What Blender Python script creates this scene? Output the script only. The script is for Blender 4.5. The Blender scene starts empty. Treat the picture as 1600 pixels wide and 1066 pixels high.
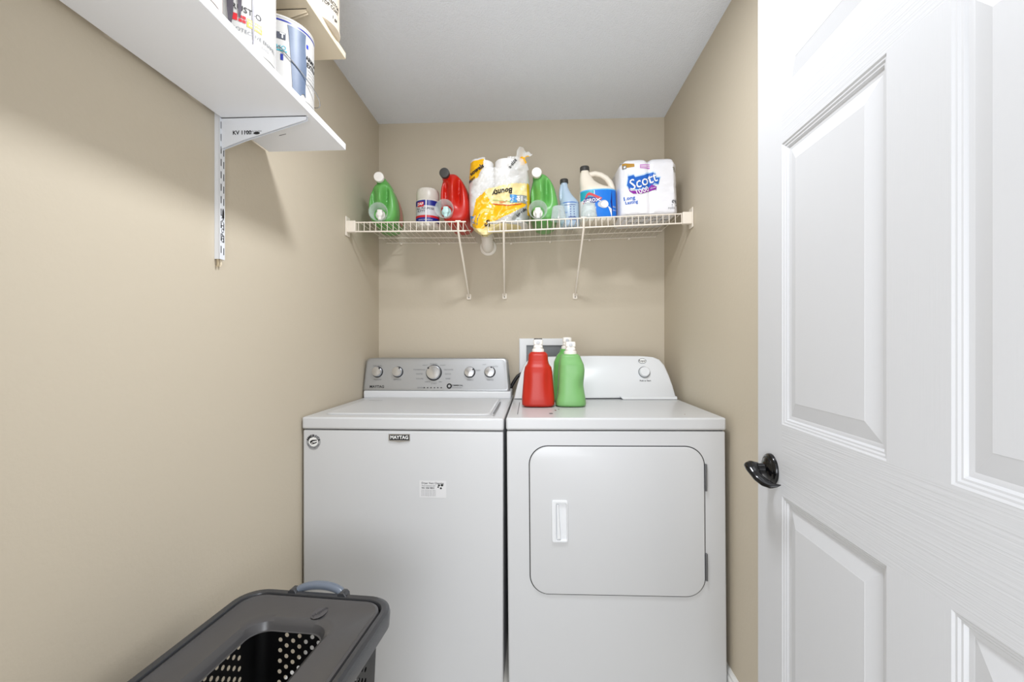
import bpy, bmesh, math, random
from mathutils import Vector, Matrix, noise

# ------------------------------------------------------------------ camera, world, light, exposure
scene = bpy.context.scene
C = scene.collection
YAW = math.radians(2.82)
F = 711.0
EYE = 1.17
cd = bpy.data.cameras.new('camera'); cam = bpy.data.objects.new('camera', cd); C.objects.link(cam)
cd.sensor_width = 36; cd.lens = F / 1600 * 36; cd.shift_y = 4 / 1600; cd.clip_start = 0.02
cam.location = (0, 0, EYE); cam.rotation_euler = (math.pi / 2, 0, YAW)
scene.camera = cam
world = bpy.data.worlds.new('ambient_fill'); scene.world = world; world.use_nodes = True  # even neutral ambient, added as fill through the open doorway
world.node_tree.nodes['Background'].inputs[0].default_value = (0.94, 0.97, 1.02, 1)
world.node_tree.nodes['Background'].inputs[1].default_value = .9
ld = bpy.data.lights.new('ceiling_lamp', 'AREA'); ld.shape = 'DISK'; ld.size = 0.22; ld.energy = 11; ld.color = (0.95, 0.98, 1.03)
lo = bpy.data.objects.new('ceiling_lamp', ld); C.objects.link(lo); lo.location = (0.0, 0.98, 2.30)
hd_ = bpy.data.lights.new('hall_fill_light', 'AREA'); hd_.shape = 'RECTANGLE'; hd_.size = 1.0; hd_.size_y = 1.0; hd_.energy = 17; hd_.color = (0.95, 0.98, 1.03)  # added fill light behind the camera, tipped up to brighten the ceiling
ho = bpy.data.objects.new('hall_fill_light', hd_); C.objects.link(ho); ho.location = (-0.18, -0.9, 1.0); ho.rotation_euler = (math.radians(120), 0, 0)
scene.view_settings.view_transform = 'Standard'
try: scene.view_settings.look = 'None'
except Exception: pass
scene.view_settings.gamma = 1; scene.view_settings.use_curve_mapping = False
scene.view_settings.exposure = 0.6
scene.cycles.transparent_max_bounces = 16

SA, CA = math.sin(YAW), math.cos(YAW)
def _dir(px, py):
    t = (px - 800) / F
    return -SA + t * CA, CA + t * SA, (537 - py) / F
def atY(px, py, Y):
    dx, dy, dz = _dir(px, py); k = Y / dy
    return Vector((k * dx, Y, EYE + k * dz))
def atX(px, py, X):
    dx, dy, dz = _dir(px, py); k = X / dx
    return Vector((X, k * dy, EYE + k * dz))
def atZ(px, py, Z):
    dx, dy, dz = _dir(px, py); k = (Z - EYE) / dz
    return Vector((k * dx, k * dy, Z))

# ------------------------------------------------------------------ materials
def lin(h):
    h = h.lstrip('#'); v = [int(h[i:i + 2], 16) / 255 for i in (0, 2, 4)]
    return tuple(c / 12.92 if c <= .04045 else ((c + .055) / 1.055) ** 2.4 for c in v) + (1,)
_m = {}
def mat(name, col, rough=.5, metal=0, bump=None, coat=0, sss=0, spec=.5, vary=None, trans=0):
    if name in _m: return _m[name]
    m = bpy.data.materials.new(name); m.use_nodes = True; nt = m.node_tree; b = nt.nodes['Principled BSDF']
    b.inputs['Base Color'].default_value = lin(col); b.inputs['Roughness'].default_value = rough
    b.inputs['Metallic'].default_value = metal; b.inputs['Coat Weight'].default_value = coat
    b.inputs['Specular IOR Level'].default_value = spec
    if sss: b.inputs['Subsurface Weight'].default_value = sss; b.inputs['Subsurface Radius'].default_value = (.02, .02, .02)
    tc = nt.nodes.new('ShaderNodeTexCoord')
    if vary:
        n = nt.nodes.new('ShaderNodeTexNoise'); n.inputs['Scale'].default_value = vary[0]; n.inputs['Detail'].default_value = 4
        nt.links.new(tc.outputs['Object'], n.inputs['Vector'])
        mx = nt.nodes.new('ShaderNodeMix'); mx.data_type = 'RGBA'
        mx.inputs[6].default_value = lin(col); mx.inputs[7].default_value = lin(vary[1])
        nt.links.new(n.outputs['Fac'], mx.inputs[0]); nt.links.new(mx.outputs[2], b.inputs['Base Color'])
    if bump:   # (scale, strength, distance, stretch xyz, detail)
        mp = nt.nodes.new('ShaderNodeMapping'); mp.inputs['Scale'].default_value = bump[3]
        n = nt.nodes.new('ShaderNodeTexNoise'); n.inputs['Scale'].default_value = bump[0]; n.inputs['Detail'].default_value = bump[4]
        bp = nt.nodes.new('ShaderNodeBump'); bp.inputs['Strength'].default_value = bump[1]; bp.inputs['Distance'].default_value = bump[2]
        nt.links.new(tc.outputs['Object'], mp.inputs['Vector']); nt.links.new(mp.outputs[0], n.inputs['Vector'])
        nt.links.new(n.outputs['Fac'], bp.inputs['Height']); nt.links.new(bp.outputs[0], b.inputs['Normal'])
    _m[name] = m; return m
def clear(name, col, alpha, rough=.15):
    """thin clear plastic: part see-through, part glossy skin"""
    if name in _m: return _m[name]
    m = mat(name, col, rough, spec=.8); nt = m.node_tree; b = nt.nodes['Principled BSDF']
    out = [n for n in nt.nodes if n.type == 'OUTPUT_MATERIAL'][0]
    tr = nt.nodes.new('ShaderNodeBsdfTransparent'); tr.inputs[0].default_value = (.97, .98, .98, 1)
    lw = nt.nodes.new('ShaderNodeLayerWeight'); lw.inputs[0].default_value = .35
    ad = nt.nodes.new('ShaderNodeMath'); ad.operation = 'MULTIPLY_ADD'; ad.use_clamp = True
    ad.inputs[1].default_value = .6; ad.inputs[2].default_value = alpha
    mx = nt.nodes.new('ShaderNodeMixShader')
    nt.links.new(lw.outputs['Facing'], ad.inputs[0]); nt.links.new(ad.outputs[0], mx.inputs[0])
    nt.links.new(tr.outputs[0], mx.inputs[1]); nt.links.new(b.outputs[0], mx.inputs[2]); nt.links.new(mx.outputs[0], out.inputs[0])
    return m

U = (1, 1, 1)
M_wall = mat('beige wall paint', 'CBC0AC', .62, bump=(90, .25, .002, U, 4))
M_ceil = mat('popcorn ceiling', 'F0F4FC', .95, bump=(170, .6, .005, U, 6))
M_floor = mat('floor tile', 'E2DED6', .4, vary=(3, 'D6D1C8'))
M_trim = mat('white trim paint', 'EDEDEA', .35)
M_doorh = mat('door rail paint', 'C9CACC', .42, bump=(9, .5, .0016, (.6, .6, 34), 5))
M_doorv = mat('door stile paint', 'C9CACC', .42, bump=(9, .18, .001, (30, 30, .8), 5))
M_doorp = mat('door panel paint', 'C9CACC', .42, bump=(9, .10, .001, (30, 30, .8), 4))
M_enam = mat('white appliance enamel', 'CFD0D1', .34, coat=.12, bump=(260, .05, .0006, U, 2))
M_enam2 = mat('white appliance plastic', 'E4E6E8', .3)
M_steel = mat('brushed steel fascia', 'B4B6B8', .36, metal=.85, bump=(14, .04, .0005, (1, 1, 60), 3))
M_chrome = mat('satin chrome', 'D5D6D8', .22, metal=.9)
M_dark = mat('dark plastic', '1B1B1D', .4)
M_gap = mat('painted gap shade', '2A2A2A', .8)  # near-black colour painted in for the shade inside appliance gaps
M_ink = mat('black ink', '151517', .6)
M_inkg = mat('grey ink', '77797C', .6)
M_white = mat('white paper', 'F2F2F0', .6)
M_whp = mat('white cap plastic', 'F3EFE8', .35)
M_wire = mat('almond epoxy wire', 'EFE6D8', .4)
M_pvc = mat('white pvc', 'F4EEE4', .35)
M_board = mat('white melamine', 'F3F5FA', .45)
M_cream = mat('almond melamine', 'EADCC2', .5)
M_std = mat('white steel standard', 'E4E7EC', .35)
M_green = mat('green detergent plastic', '66AE58', .33, sss=.05)
M_green2 = mat('light green detergent plastic', '7AB26C', .4, sss=.05)
M_dgreen = mat('deep green label', '1E8B45', .35)
M_red = mat('red detergent plastic', 'C01E0E', .33)
M_red2 = mat('orange red detergent plastic', 'B8220C', .4)
M_pink = mat('pink label', 'C98F80', .5)
M_yel = mat('yellow label', 'E0B62F', .5)
M_teal = mat('pale teal plastic', 'BFE0DD', .35)
M_black = mat('black lever metal', '101012', .22, metal=.6, coat=.4)
M_capg = mat('dark grey cap', '3B3A38', .5)
M_cup = clear('clear cup plastic', 'E9F2F2', .14)
M_film = clear('clear wrap film', 'FAFAF8', .42, .2)
M_filmp = clear('thin pack film', 'FFFFFF', .05, .12)
M_yfilm = mat('yellow printed film', 'F3B90C', .25, spec=.7)
M_pfilm = mat('pale yellow printed film', 'EFDDA0', .3, spec=.7)
M_bfilm = mat('blue printed film', '2C86C4', .3, spec=.7)
M_gfilm = mat('silver printed film', 'A3A7A3', .3, metal=.3)
M_grnf = mat('green printed line', '9DBF72', .4)
M_tissue = mat('tissue paper', 'F7F5F2', .9, bump=(200, .4, .001, U, 3))
M_packw = mat('white pack film', 'F1F1F6', .28, spec=.7, bump=(26, .35, .004, (1, 1, 3), 3))
M_blue = mat('brand blue', '1563C4', .35)
M_navy = mat('navy print', '1A2A86', .35)
M_purp = mat('purple print', '8E1FA0', .4)
M_lred = mat('red print', 'C8202A', .4)
M_ltgr = mat('light grey print', 'C9CACD', .4)
M_tealp = mat('teal print', '27A6B8', .4)
M_gold = mat('gold print', 'B98A34', .4)
M_bleach = mat('cream bleach plastic', 'EFE6D6', .35, sss=.1)
M_bluebot = clear('pale blue translucent plastic', 'C7DDF2', .72, .25)
M_tub = clear('frosted tub plastic', 'E2DCD0', .8, .35)
M_ham = mat('charcoal hamper plastic', '4C4B4C', .28)
M_hamd = mat('black hamper basket plastic', '121215', .5)
M_handle = mat('slate blue grip', '6C7582', .3)
M_can = mat('paint can label', 'C0BEBA', .35)
M_cans = mat('paint can cream', 'E0D3C0', .45)
M_drip = mat('grey paint drip', '6C6570', .4, vary=(60, '38343A'))
M_drip2 = mat('slate paint spill', '66748A', .45, vary=(14, '47566E'))
M_metal = mat('bare tin', 'A8A8A8', .3, metal=.9)
M_panelg = mat('grey access plate', '73777A', .35)
M_rust = mat('rust stain', '7F3B34', .6)

# ------------------------------------------------------------------ mesh builder
class MB:
    def __init__(s, origin=(0, 0, 0)):
        s.v = []; s.f = []; s.mi = []; s.mats = []; s.o = Vector(origin)
    def _mi(s, m):
        if m not in s.mats: s.mats.append(m)
        return s.mats.index(m)
    def add(s, vs, fs, m):
        b = len(s.v); k = s._mi(m)
        s.v += [Vector(p) for p in vs]
        for f in fs: s.f.append([b + i for i in f]); s.mi.append(k)
        return s
    def box(s, x0, x1, y0, y1, z0, z1, m):
        vs = [(x, y, z) for z in (z0, z1) for y in (y0, y1) for x in (x0, x1)]
        return s.add(vs, [(0, 2, 3, 1), (4, 5, 7, 6), (0, 1, 5, 4), (2, 6, 7, 3), (0, 4, 6, 2), (1, 3, 7, 5)], m)
    def loft(s, rings, m, cap0=True, cap1=True):
        n = len(rings[0]); vs = [p for r in rings for p in r]; fs = []
        for i in range(len(rings) - 1):
            for j in range(n):
                a, b = i * n + j, i * n + (j + 1) % n
                fs.append((a, b, b + n, a + n))
        if cap0: fs.append(tuple(range(n))[::-1])
        if cap1: fs.append(tuple((len(rings) - 1) * n + j for j in range(n)))
        return s.add(vs, fs, m)
    def prism(s, outline, f0, f1, m):
        return s.loft([[f0(a, b) for a, b in outline], [f1(a, b) for a, b in outline]], m)
    def lathe(s, prof, m, o=(0, 0, 0), ax=(0, 0, 1), n=32, cap0=True, cap1=True):
        ax = Vector(ax).normalized(); q = Vector((0, 0, 1)).rotation_difference(ax); o = Vector(o)
        rings = [[o + q @ Vector((r * math.cos(2 * math.pi * j / n), r * math.sin(2 * math.pi * j / n), h)) for j in range(n)] for r, h in prof]
        return s.loft(rings, m, cap0, cap1)
    def tube(s, pts, r, m, n=10, flat=1.0, cap=True):
        pts = [Vector(p) for p in pts]; rings = []
        t0 = (pts[1] - pts[0]).normalized()
        up = Vector((0, 0, 1)) if abs(t0.z) < .9 else Vector((1, 0, 0))
        nrm = (up - t0 * up.dot(t0)).normalized()
        for i, p in enumerate(pts):
            t = (pts[min(i + 1, len(pts) - 1)] - pts[max(i - 1, 0)]).normalized()
            nrm = (nrm - t * nrm.dot(t)).normalized(); bn = t.cross(nrm)
            rr = r[i] if isinstance(r, (list, tuple)) else r
            rings.append([p + nrm * rr * flat * math.cos(2 * math.pi * j / n) + bn * rr * math.sin(2 * math.pi * j / n) for j in range(n)])
        return s.loft(rings, m, cap, cap)
    def patch(s, u0, u1, v0, v1, fm, m, nu=8, nv=2, back=None):
        vs = [fm(u0 + (u1 - u0) * i / nu, v0 + (v1 - v0) * j / nv) for j in range(nv + 1) for i in range(nu + 1)]
        fs = [(j * (nu + 1) + i, j * (nu + 1) + i + 1, (j + 1) * (nu + 1) + i + 1, (j + 1) * (nu + 1) + i) for j in range(nv) for i in range(nu)]
        return s.add(vs, fs, m)
    def poly(s, pts, fm, m):
        return s.add([fm(a, b) for a, b in pts], [tuple(range(len(pts)))], m)
    def text(s, body, size, fm, m, at=(0, 0), rot=0, bold=0.0, sx=1.0, shear=0.0, align='CENTER'):
        cu = bpy.data.curves.new('lettering', 'FONT'); cu.body = body; cu.size = size; cu.align_x = align; cu.align_y = 'CENTER'
        cu.offset = bold * size; cu.resolution_u = 2; cu.shear = shear; cu.fill_mode = 'FRONT'
        ob = bpy.data.objects.new('lettering', cu); C.objects.link(ob)
        dg = bpy.context.evaluated_depsgraph_get(); me = bpy.data.meshes.new_from_object(ob.evaluated_get(dg))
        cr, sr = math.cos(rot), math.sin(rot); vs = []
        for v in me.vertices:
            x, y = v.co.x * sx, v.co.y
            vs.append(fm(at[0] + x * cr - y * sr, at[1] + x * sr + y * cr))
        s.add(vs, [tuple(p.vertices) for p in me.polygons], m)
        C.objects.unlink(ob); bpy.data.objects.remove(ob); bpy.data.curves.remove(cu); bpy.data.meshes.remove(me)
        return s
    def build(s, name, parent=None, bevel=None, seg=2, smooth=35, solid=None, weld=False, recalc=True, label=None, sub=0):
        me = bpy.data.meshes.new(name); me.from_pydata([tuple(p - s.o) for p in s.v], [], s.f)
        for m in s.mats: me.materials.append(m)
        for p, k in zip(me.polygons, s.mi): p.material_index = k; p.use_smooth = True
        if weld or recalc:
            bm = bmesh.new(); bm.from_mesh(me)
            if weld: bmesh.ops.remove_doubles(bm, verts=bm.verts, dist=1e-5)
            if recalc: bmesh.ops.recalc_face_normals(bm, faces=bm.faces)
            bm.to_mesh(me); bm.free()
        me.set_sharp_from_angle(angle=math.radians(smooth))
        o = bpy.data.objects.new(name, me); C.objects.link(o)
        if parent: o.parent = parent
        else: o.location = s.o
        if solid:
            md = o.modifiers.new('solidify', 'SOLIDIFY'); md.thickness = solid; md.offset = -1
        if bevel:
            md = o.modifiers.new('bevel', 'BEVEL'); md.width = bevel; md.segments = seg; md.limit_method = 'ANGLE'; md.angle_limit = math.radians(40)
            md.harden_normals = False
        if label: o['label'] = label
        return o

def thing(name, label, cat, loc=(0, 0, 0), rot=(0, 0, 0), group=None):
    o = bpy.data.objects.new(name, None); C.objects.link(o); o.location = loc; o.rotation_euler = rot
    o.empty_display_size = .05
    o['label'] = label; o['category'] = cat
    if group: o['group'] = group
    return o
def tag(o, label, cat, group=None):
    o['label'] = label; o['category'] = cat
    if group: o['group'] = group
    return o
def struct(o): o['kind'] = 'structure'; return o

def rrect(x0, x1, z0, z1, r, n=6):
    out = []
    for cx, cz, a0 in ((x1 - r, z1 - r, 0), (x0 + r, z1 - r, 90), (x0 + r, z0 + r, 180), (x1 - r, z0 + r, 270)):
        for i in range(n + 1):
            a = math.radians(a0 + 90 * i / n); out.append((cx + r * math.cos(a), cz + r * math.sin(a)))
    return out
def circ(cx, cz, r, n=24, k=1.0): return [(cx + r * math.cos(2 * math.pi * i / n), cz + r * k * math.sin(2 * math.pi * i / n)) for i in range(n)]
def sup(a, p): return math.copysign(abs(a) ** (2 / p), a)
def sring(cx, cy, z, rx, ry, p=3.0, n=40):
    return [Vector((cx + rx * sup(math.cos(2 * math.pi * i / n), p), cy + ry * sup(math.sin(2 * math.pi * i / n), p), z)) for i in range(n)]
def inpoly(x, y, P):
    c = False; j = len(P) - 1
    for i in range(len(P)):
        if (P[i][1] > y) != (P[j][1] > y) and x < (P[j][0] - P[i][0]) * (y - P[i][1]) / (P[j][1] - P[i][1]) + P[i][0]: c = not c
        j = i
    return c

# ------------------------------------------------------------------ the room
XL, XR, YB, ZC = -.8152, .660, 2.35, 2.322
FZ = -.012
struct(MB().box(-2.2, 2.2, -2.0, YB + .1, -.112, FZ, M_floor).build('floor'))
struct(MB().box(XL - .1, XR + .1, .02, YB + .1, ZC, ZC + .1, M_ceil).build('ceiling'))
struct(MB().box(XL - .1, XL, .02, YB + .1, FZ, ZC, M_wall).build('wall_left'))
struct(MB().box(XR, XR + .1, .02, YB + .1, FZ, ZC, M_wall).build('wall_right'))
struct(MB().box(XL, XR, YB, YB + .1, FZ, ZC, M_wall).build('wall_back'))
wf = MB()
wf.box(XL, -.47, .02, .13, FZ, ZC, M_wall); wf.box(.50, XR, .02, .13, FZ, ZC, M_wall); wf.box(-.47, .50, .02, .13, 2.06, ZC, M_wall)
struct(wf.build('wall_front'))
def baseb(name, f):
    prof = [(0, 0), (.014, 0), (.014, .062), (.010, .070), (.010, .078), (.004, .088), (0, .088)]
    mb = MB(); a, b = f
    mb.loft([[a(d, z + FZ) for d, z in prof], [b(d, z + FZ) for d, z in prof]], M_trim); return struct(mb.build(name, smooth=20))
baseb('baseboard_right', (lambda d, z: (XR - d, .14, z), lambda d, z: (XR - d, YB - .001, z)))
baseb('baseboard_left', (lambda d, z: (XL + d, .14, z), lambda d, z: (XL + d, YB - .001, z)))

# ------------------------------------------------------------------ open six-panel door
D0 = 1.07; DW = .914; DT = .035; DH = 2.03; th = math.radians(2.4)
# local: x runs from latch edge to hinge edge, y into thickness (0 = face seen), z up
droot = bpy.data.objects.new('door_1', None); C.objects.link(droot); droot['kind'] = 'structure'
ex, ey = atY(1184.5, 537, D0).x, D0
droot.location = (ex, ey, .008)
# local +x -> (-sin th, -cos th); local +y -> +X side
droot.rotation_euler = (0, 0, math.atan2(-math.cos(th), -math.sin(th)))
xs = [0, .109, .404, .509, .805, DW]
zs = [0, .235, .857 - .008, 1.004 - .008, 1.580 - .008, 1.682 - .008, 1.915, DH]
RINGS = [(0, 0), (.0028, .0021), (.0055, .0024), (.0080, .0044), (.0105, .0047), (.0135, .0080), (.0165, .0083), (.020, .0092), (.048, .0022), (.0485, .0018)]
dm = MB()
def doorface(y0, sg):
    for i in range(5):
        for j in range(7):
            x0, x1, z0, z1 = xs[i], xs[i + 1], zs[j], zs[j + 1]
            if i in (1, 3) and j in (1, 3, 5):
                rr = [[(x0 + a, y0 + sg * b, z0 + a), (x1 - a, y0 + sg * b, z0 + a), (x1 - a, y0 + sg * b, z1 - a), (x0 + a, y0 + sg * b, z1 - a)] for a, b in RINGS]
                dm.loft(rr, M_doorp, False, True)
            else:
                dm.add([(x0, y0, z0), (x1, y0, z0), (x1, y0, z1), (x0, y0, z1)], [(0, 1, 2, 3)], M_doorv if i in (0, 2, 4) and not (i == 2 and j in (0, 2, 4, 6)) else M_doorh)
doorface(0, 1); doorface(DT, -1)
for a in (0, DW): dm.add([(a, 0, 0), (a, DT, 0), (a, DT, DH), (a, 0, DH)], [(0, 1, 2, 3)], M_doorv)
for a in (0, DH): dm.add([(0, 0, a), (DW, 0, a), (DW, DT, a), (0, DT, a)], [(0, 1, 2, 3)], M_doorh)
dm.build('door_slab', droot, smooth=10, recalc=False)
# check which way local +y points: rotation maps (0,1)->(cos th, -sin th)... towards +X
hz = .892
hs = .064
lv = MB()
lv.lathe([(.033, 0), (.033, -.004), (.031, -.007), (.027, -.009), (.0255, -.008), (.0235, -.0115), (.016, -.0145), (.0125, -.017)], M_black, (hs, 0, hz), (0, 1, 0), 40)
lv.lathe([(.0125, -.015), (.0115, -.026), (.011, -.036)], M_black, (hs, 0, hz), (0, 1, 0), 24)
rose = lv.build('door_handle', droot, smooth=50)
le = MB()
ctl = [(-.010, -.037, .006, .0125), (-.001, -.041, .006, .0145), (.010, -.043, .002, .0135), (.022, -.042, -.005, .0115), (.034, -.041, -.010, .0110), (.046, -.034, -.0165, .0105), (.056, -.026, -.019, .0085), (.063, -.018, -.017, .0045), (.067, -.012, -.0145, .0012)]
pts, rad = [], []
for i in range(len(ctl) - 1):
    for q in range(4):
        a = q / 4; p4 = [ctl[i][k] * (1 - a) + ctl[i + 1][k] * a for k in range(4)]
        pts.append((hs + p4[0], p4[1], hz + p4[2])); rad.append(p4[3])
pts.append((hs + ctl[-1][0], ctl[-1][1], hz + ctl[-1][2])); rad.append(.001)
le.tube(pts, rad, M_black, 18, .62)
le.lathe([(.003, -.0485), (.009, -.048), (.0130, -.045), (.0140, -.040), (.0125, -.034), (.011, -.027)], M_black, (hs - .003, 0, hz + .002), (0, 1, 0), 28)
le.build('lever', rose, smooth=60)

# ------------------------------------------------------------------ washer
WF = 1.548
wx0, wx1 = atY(471.5, 671, WF).x, atY(787, 671, WF).x
ZT, ZL = .914, .872
wr = thing('washing_machine', 'white top-load washing machine with brushed steel control panel and five knobs', 'washing machine', ((wx0 + wx1) / 2, 1.9, FZ))
WO = (wr.location.x, 1.9, FZ)
b = MB(WO); b.box(wx0 + .002, wx1 - .002, WF + .004, 2.27, FZ, ZL - .003, M_enam); b.build('body', wr, bevel=.006, seg=3)
b = MB(WO); b.box(wx0 + .008, wx1 - .008, WF + .012, 2.26, ZL - .006, ZL + .002, M_gap); b.build('gap_shade', wr)  # dark slab stands in for the shade in the seam under the top
b = MB(WO); b.box(wx0, wx1, WF, 2.275, ZL, ZT, M_enam); b.build('top_panel', wr, bevel=.007, seg=4)
lx0, lx1, ly0, ly1 = wx0 + .052, wx1 - .052, WF + .062, 2.085
b = MB(WO)
b.loft([[Vector((x, y, ZT + .0004)) for x, y in rrect(lx0 - .004, lx1 + .004, ly0 - .004, ly1 + .004, .03)],
        [Vector((x, y, ZT + .0008)) for x, y in rrect(lx0 - .004, lx1 + .004, ly0 - .004, ly1 + .004, .03)]], M_ltgr)
b.build('lid_groove', wr)
b = MB(WO)
b.loft([[Vector((x, y, z)) for x, y in rrect(lx0 + a, lx1 - a, ly0 + a, ly1 - a, .028)] for a, z in ((0, ZT + .0005), (.001, ZT + .004), (.004, ZT + .006), (.010, ZT + .006), (.013, ZT + .0045))], M_enam)
b.build('lid', wr, smooth=40)
for p0, p1, w_ in (((782, 628), (771, 647), .006), ((577, 625.5), (598, 625.8), .005)):
    b = MB(WO); A, B = atZ(*p0, ZT + .0068), atZ(*p1, ZT + .0068); n_ = (B - A).normalized().cross(Vector((0, 0, 1))) * w_ / 2
    b.add([A - n_, A + n_, B + n_, B - n_], [(0, 1, 2, 3)], M_inkg); b.build('lid_slot', wr, recalc=False)
# console
CY, CZ0, CZ1, CK = 2.115, .945, 1.102, .2
def cw(x, z, off=0.0):
    n = Vector((0, -1, CK)).normalized()
    return Vector((x, CY + (z - CZ0) * CK, z)) + n * off
def cpx(px, py):      # point of the tilted fascia seen at a pixel
    dx, dy, dz = _dir(px, py); k = (CY + (EYE - CZ0) * CK) / (dy - CK * dz)
    return k * dx, EYE + k * dz
bl = max(cpx(562, 613)[0], XL + .004); br = cpx(796, 612)[0]; tl = max(cpx(572, 562)[0], XL + .007); tr_ = cpx(793, 560)[0]
b = MB(WO)
b.box(wx0 + .004, wx1 - .004, CY - .006, 2.27, ZT - .002, CZ0 + .002, M_enam2)
b.build('console_base', wr, bevel=.006, seg=3)
def inset_out(k):
    o = []
    r = .022
    def arc(cx, cz, a0, a1, r, n=8): return [(cx + r * math.cos(math.radians(a0 + (a1 - a0) * i / n)), cz + r * math.sin(math.radians(a0 + (a1 - a0) * i / n))) for i in range(n + 1)]
    o += arc(tr_ - r - k, CZ1 - r - k, 5, 90, r); o += arc(tl + r + k, CZ1 - r - k, 90, 175, r)
    o += arc(bl + .008 + k, CZ0 + .008 + k, 185, 270, .008, 4); o += arc(br - .012 - k, CZ0 + .012 + k, 270, 355, .012, 4)
    return o
b = MB(WO)
b.loft([[cw(x, z, -.11) if False else Vector((x, 2.265, z)) for x, z in inset_out(.002)], [cw(x, z, -.010) for x, z in inset_out(0)], [cw(x, z, -.003) for x, z in inset_out(.001)], [cw(x, z, 0) for x, z in inset_out(.005)], [cw(x, z, .0005) for x, z in inset_out(.009)], [cw(x, z, 0) for x, z in inset_out(.012)]], M_steel)
cons = b.build('control_panel', wr, smooth=40, label='brushed steel control panel')
fw = lambda u, v: cw(u, v, .0012)
tx = MB(WO)
S = 2.15 / F
tx.text('MAYTAG', .0165, fw, M_ink, cpx(589, 604.5), bold=.02, sx=1.05)
for (px, py, s_, t_) in ((590, 572, 3, 'SOIL LEVEL'), (590, 593.5, 3, 'PRESOAK'), (621, 593.5, 3.3, 'OPTION'), (678, 569, 3, 'NORMAL'), (664, 571, 2.6, 'HEAVY'), (692, 571, 2.6, 'BULKY'), (655.5, 578, 3, 'POWERWASH'), (655.5, 584.6, 3, 'WHITES'), (656, 592, 3, 'COLORS'), (701, 578, 3, 'DELICATES'), (700, 584.6, 3, 'QUICK'), (700, 592, 3, 'RINSE'), (668, 597, 2.6, 'SHEETS'), (688, 597, 2.6, 'SPIN'), (678, 599.5, 3, 'START'), (735, 594, 3.2, 'FABRIC'), (766, 594, 3.2, 'WATER'), (746, 579, 3, 'WARM'), (757, 570, 2.6, 'HOT'), (774, 573, 3, 'AUTO'), (658, 606, 3, 'SENSING')):
    tx.text(t_, s_ * S, fw, M_inkg, cpx(px, py))
for i in range(6):
    u, v = cpx(663 + 5.3 * i, 606); tx.poly(rrect(u - .0035, u + .0035, v - .002, v + .002, .001, 2), fw, M_ink)
u, v = cpx(702, 603.5); tx.poly(circ(u, v, .0125), fw, M_ink); tx.poly(circ(u, v, .006, 16), lambda a, c: cw(a, c, .0018), M_steel)
tx.text('COMMERCIAL', .009, fw, M_ink, cpx(714, 602.5), bold=.02); tx.text('TECHNOLOGY', .007, fw, M_inkg, cpx(714, 606))
tx.build('lettering', cons, recalc=False)
kn = Vector((0, -1, CK)).normalized()
for (px, py, r, ia) in ((590, 581.5, .0255, 45), (621.5, 581.5, .0255, 50), (678, 582.5, .0365, 140), (734, 582, .0255, 30), (765.5, 581.5, .0255, 68)):
    u, v = cpx(px, py); o_ = cw(u, v, 0)
    k = MB(WO)
    k.lathe([(r * 1.05, 0), (r * 1.02, .004), (r * .92, .006)], M_dark, o_, kn)
    k.lathe([(r * .92, .005), (r * .90, .018), (r * .84, .022), (r * .80, .0222)], M_chrome, o_, kn)
    k.lathe([(r * .80, .0215), (r * .74, .0212), (r * .70, .023), (r * .3, .0245), (.0005, .0248)], M_chrome, o_, kn)
    ko = k.build('knob', cons, smooth=30)
    a = math.radians(ia); cx_, cz_ = math.cos(a) * r * .82, math.sin(a) * r * .82
    q = Vector((0, 0, 1)).rotation_difference(kn); ux = Vector((1, 0, 0)); uz = kn.cross(ux) * -1
    uz = Vector((0, CK, 1)).normalized()
    p_ = o_ + ux * cx_ + uz * cz_ + kn * .0215
    k = MB(WO); k.lathe([(.0038 if r < .03 else .0045, 0), (.0036, .0025), (.0005, .003)], M_ink, p_, kn, 12); k.build('pointer', ko)
# front badge, round sticker, service sticker
fy = lambda off: (lambda u, v: Vector((u, WF + .004 - off, v)))
A, B = atY(607, 690.5, WF), atY(640.5, 678.5, WF)
bd = MB(WO)
mid = (A.x + B.x) / 2
out = [(A.x, B.z), (A.x, A.z + .003), (mid, A.z - .002), (B.x, A.z + .003), (B.x, B.z)]
bd.prism(out, fy(0), fy(.003), M_chrome)
bd.patch(A.x + .003, B.x - .003, A.z + .0055, B.z - .003, fy(.0034), M_ink, 1, 1)
bd.text('MAYTAG', .0165, fy(.0038), M_white, (mid, (A.z + B.z) / 2 + .0015), bold=.025, sx=.95)
bd.build('badge', wr, recalc=False)
c0 = atY(489, 691, WF); st = MB(WO); r0 = .0255
st.prism([(c0.x + r0 * math.cos(t * math.pi / 16), c0.z + r0 * math.sin(t * math.pi / 16) * (1.12 if 20 < t < 28 else 1)) for t in range(32)], fy(0), fy(.0006), mat('silver sticker', 'A9ABAE', .35, metal=.2))
st.poly(circ(c0.x, c0.z + .001, .0165), fy(.0009), M_white)
for i, ch in enumerate('AMERICA'):
    a = math.radians(158 - i * 23); st.text(ch, .0135, fy(.0012), M_ink, (c0.x + .0205 * math.cos(a), c0.z + .0205 * math.sin(a)), rot=a - math.pi / 2, bold=.03)
for i, ch in enumerate('WASHINGTON'):
    a = math.radians(205 + i * 14); st.text(ch, .0075, fy(.0012), M_ink, (c0.x + .021 * math.cos(a), c0.z + .021 * math.sin(a)), rot=a + math.pi / 2)
st.poly([(c0.x - .013, c0.z + .002), (c0.x - .004, c0.z + .007), (c0.x + .012, c0.z + .008), (c0.x + .014, c0.z + .005), (c0.x - .002, c0.z + .002), (c0.x - .009, c0.z - .002)], fy(.0012), M_ink)
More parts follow.
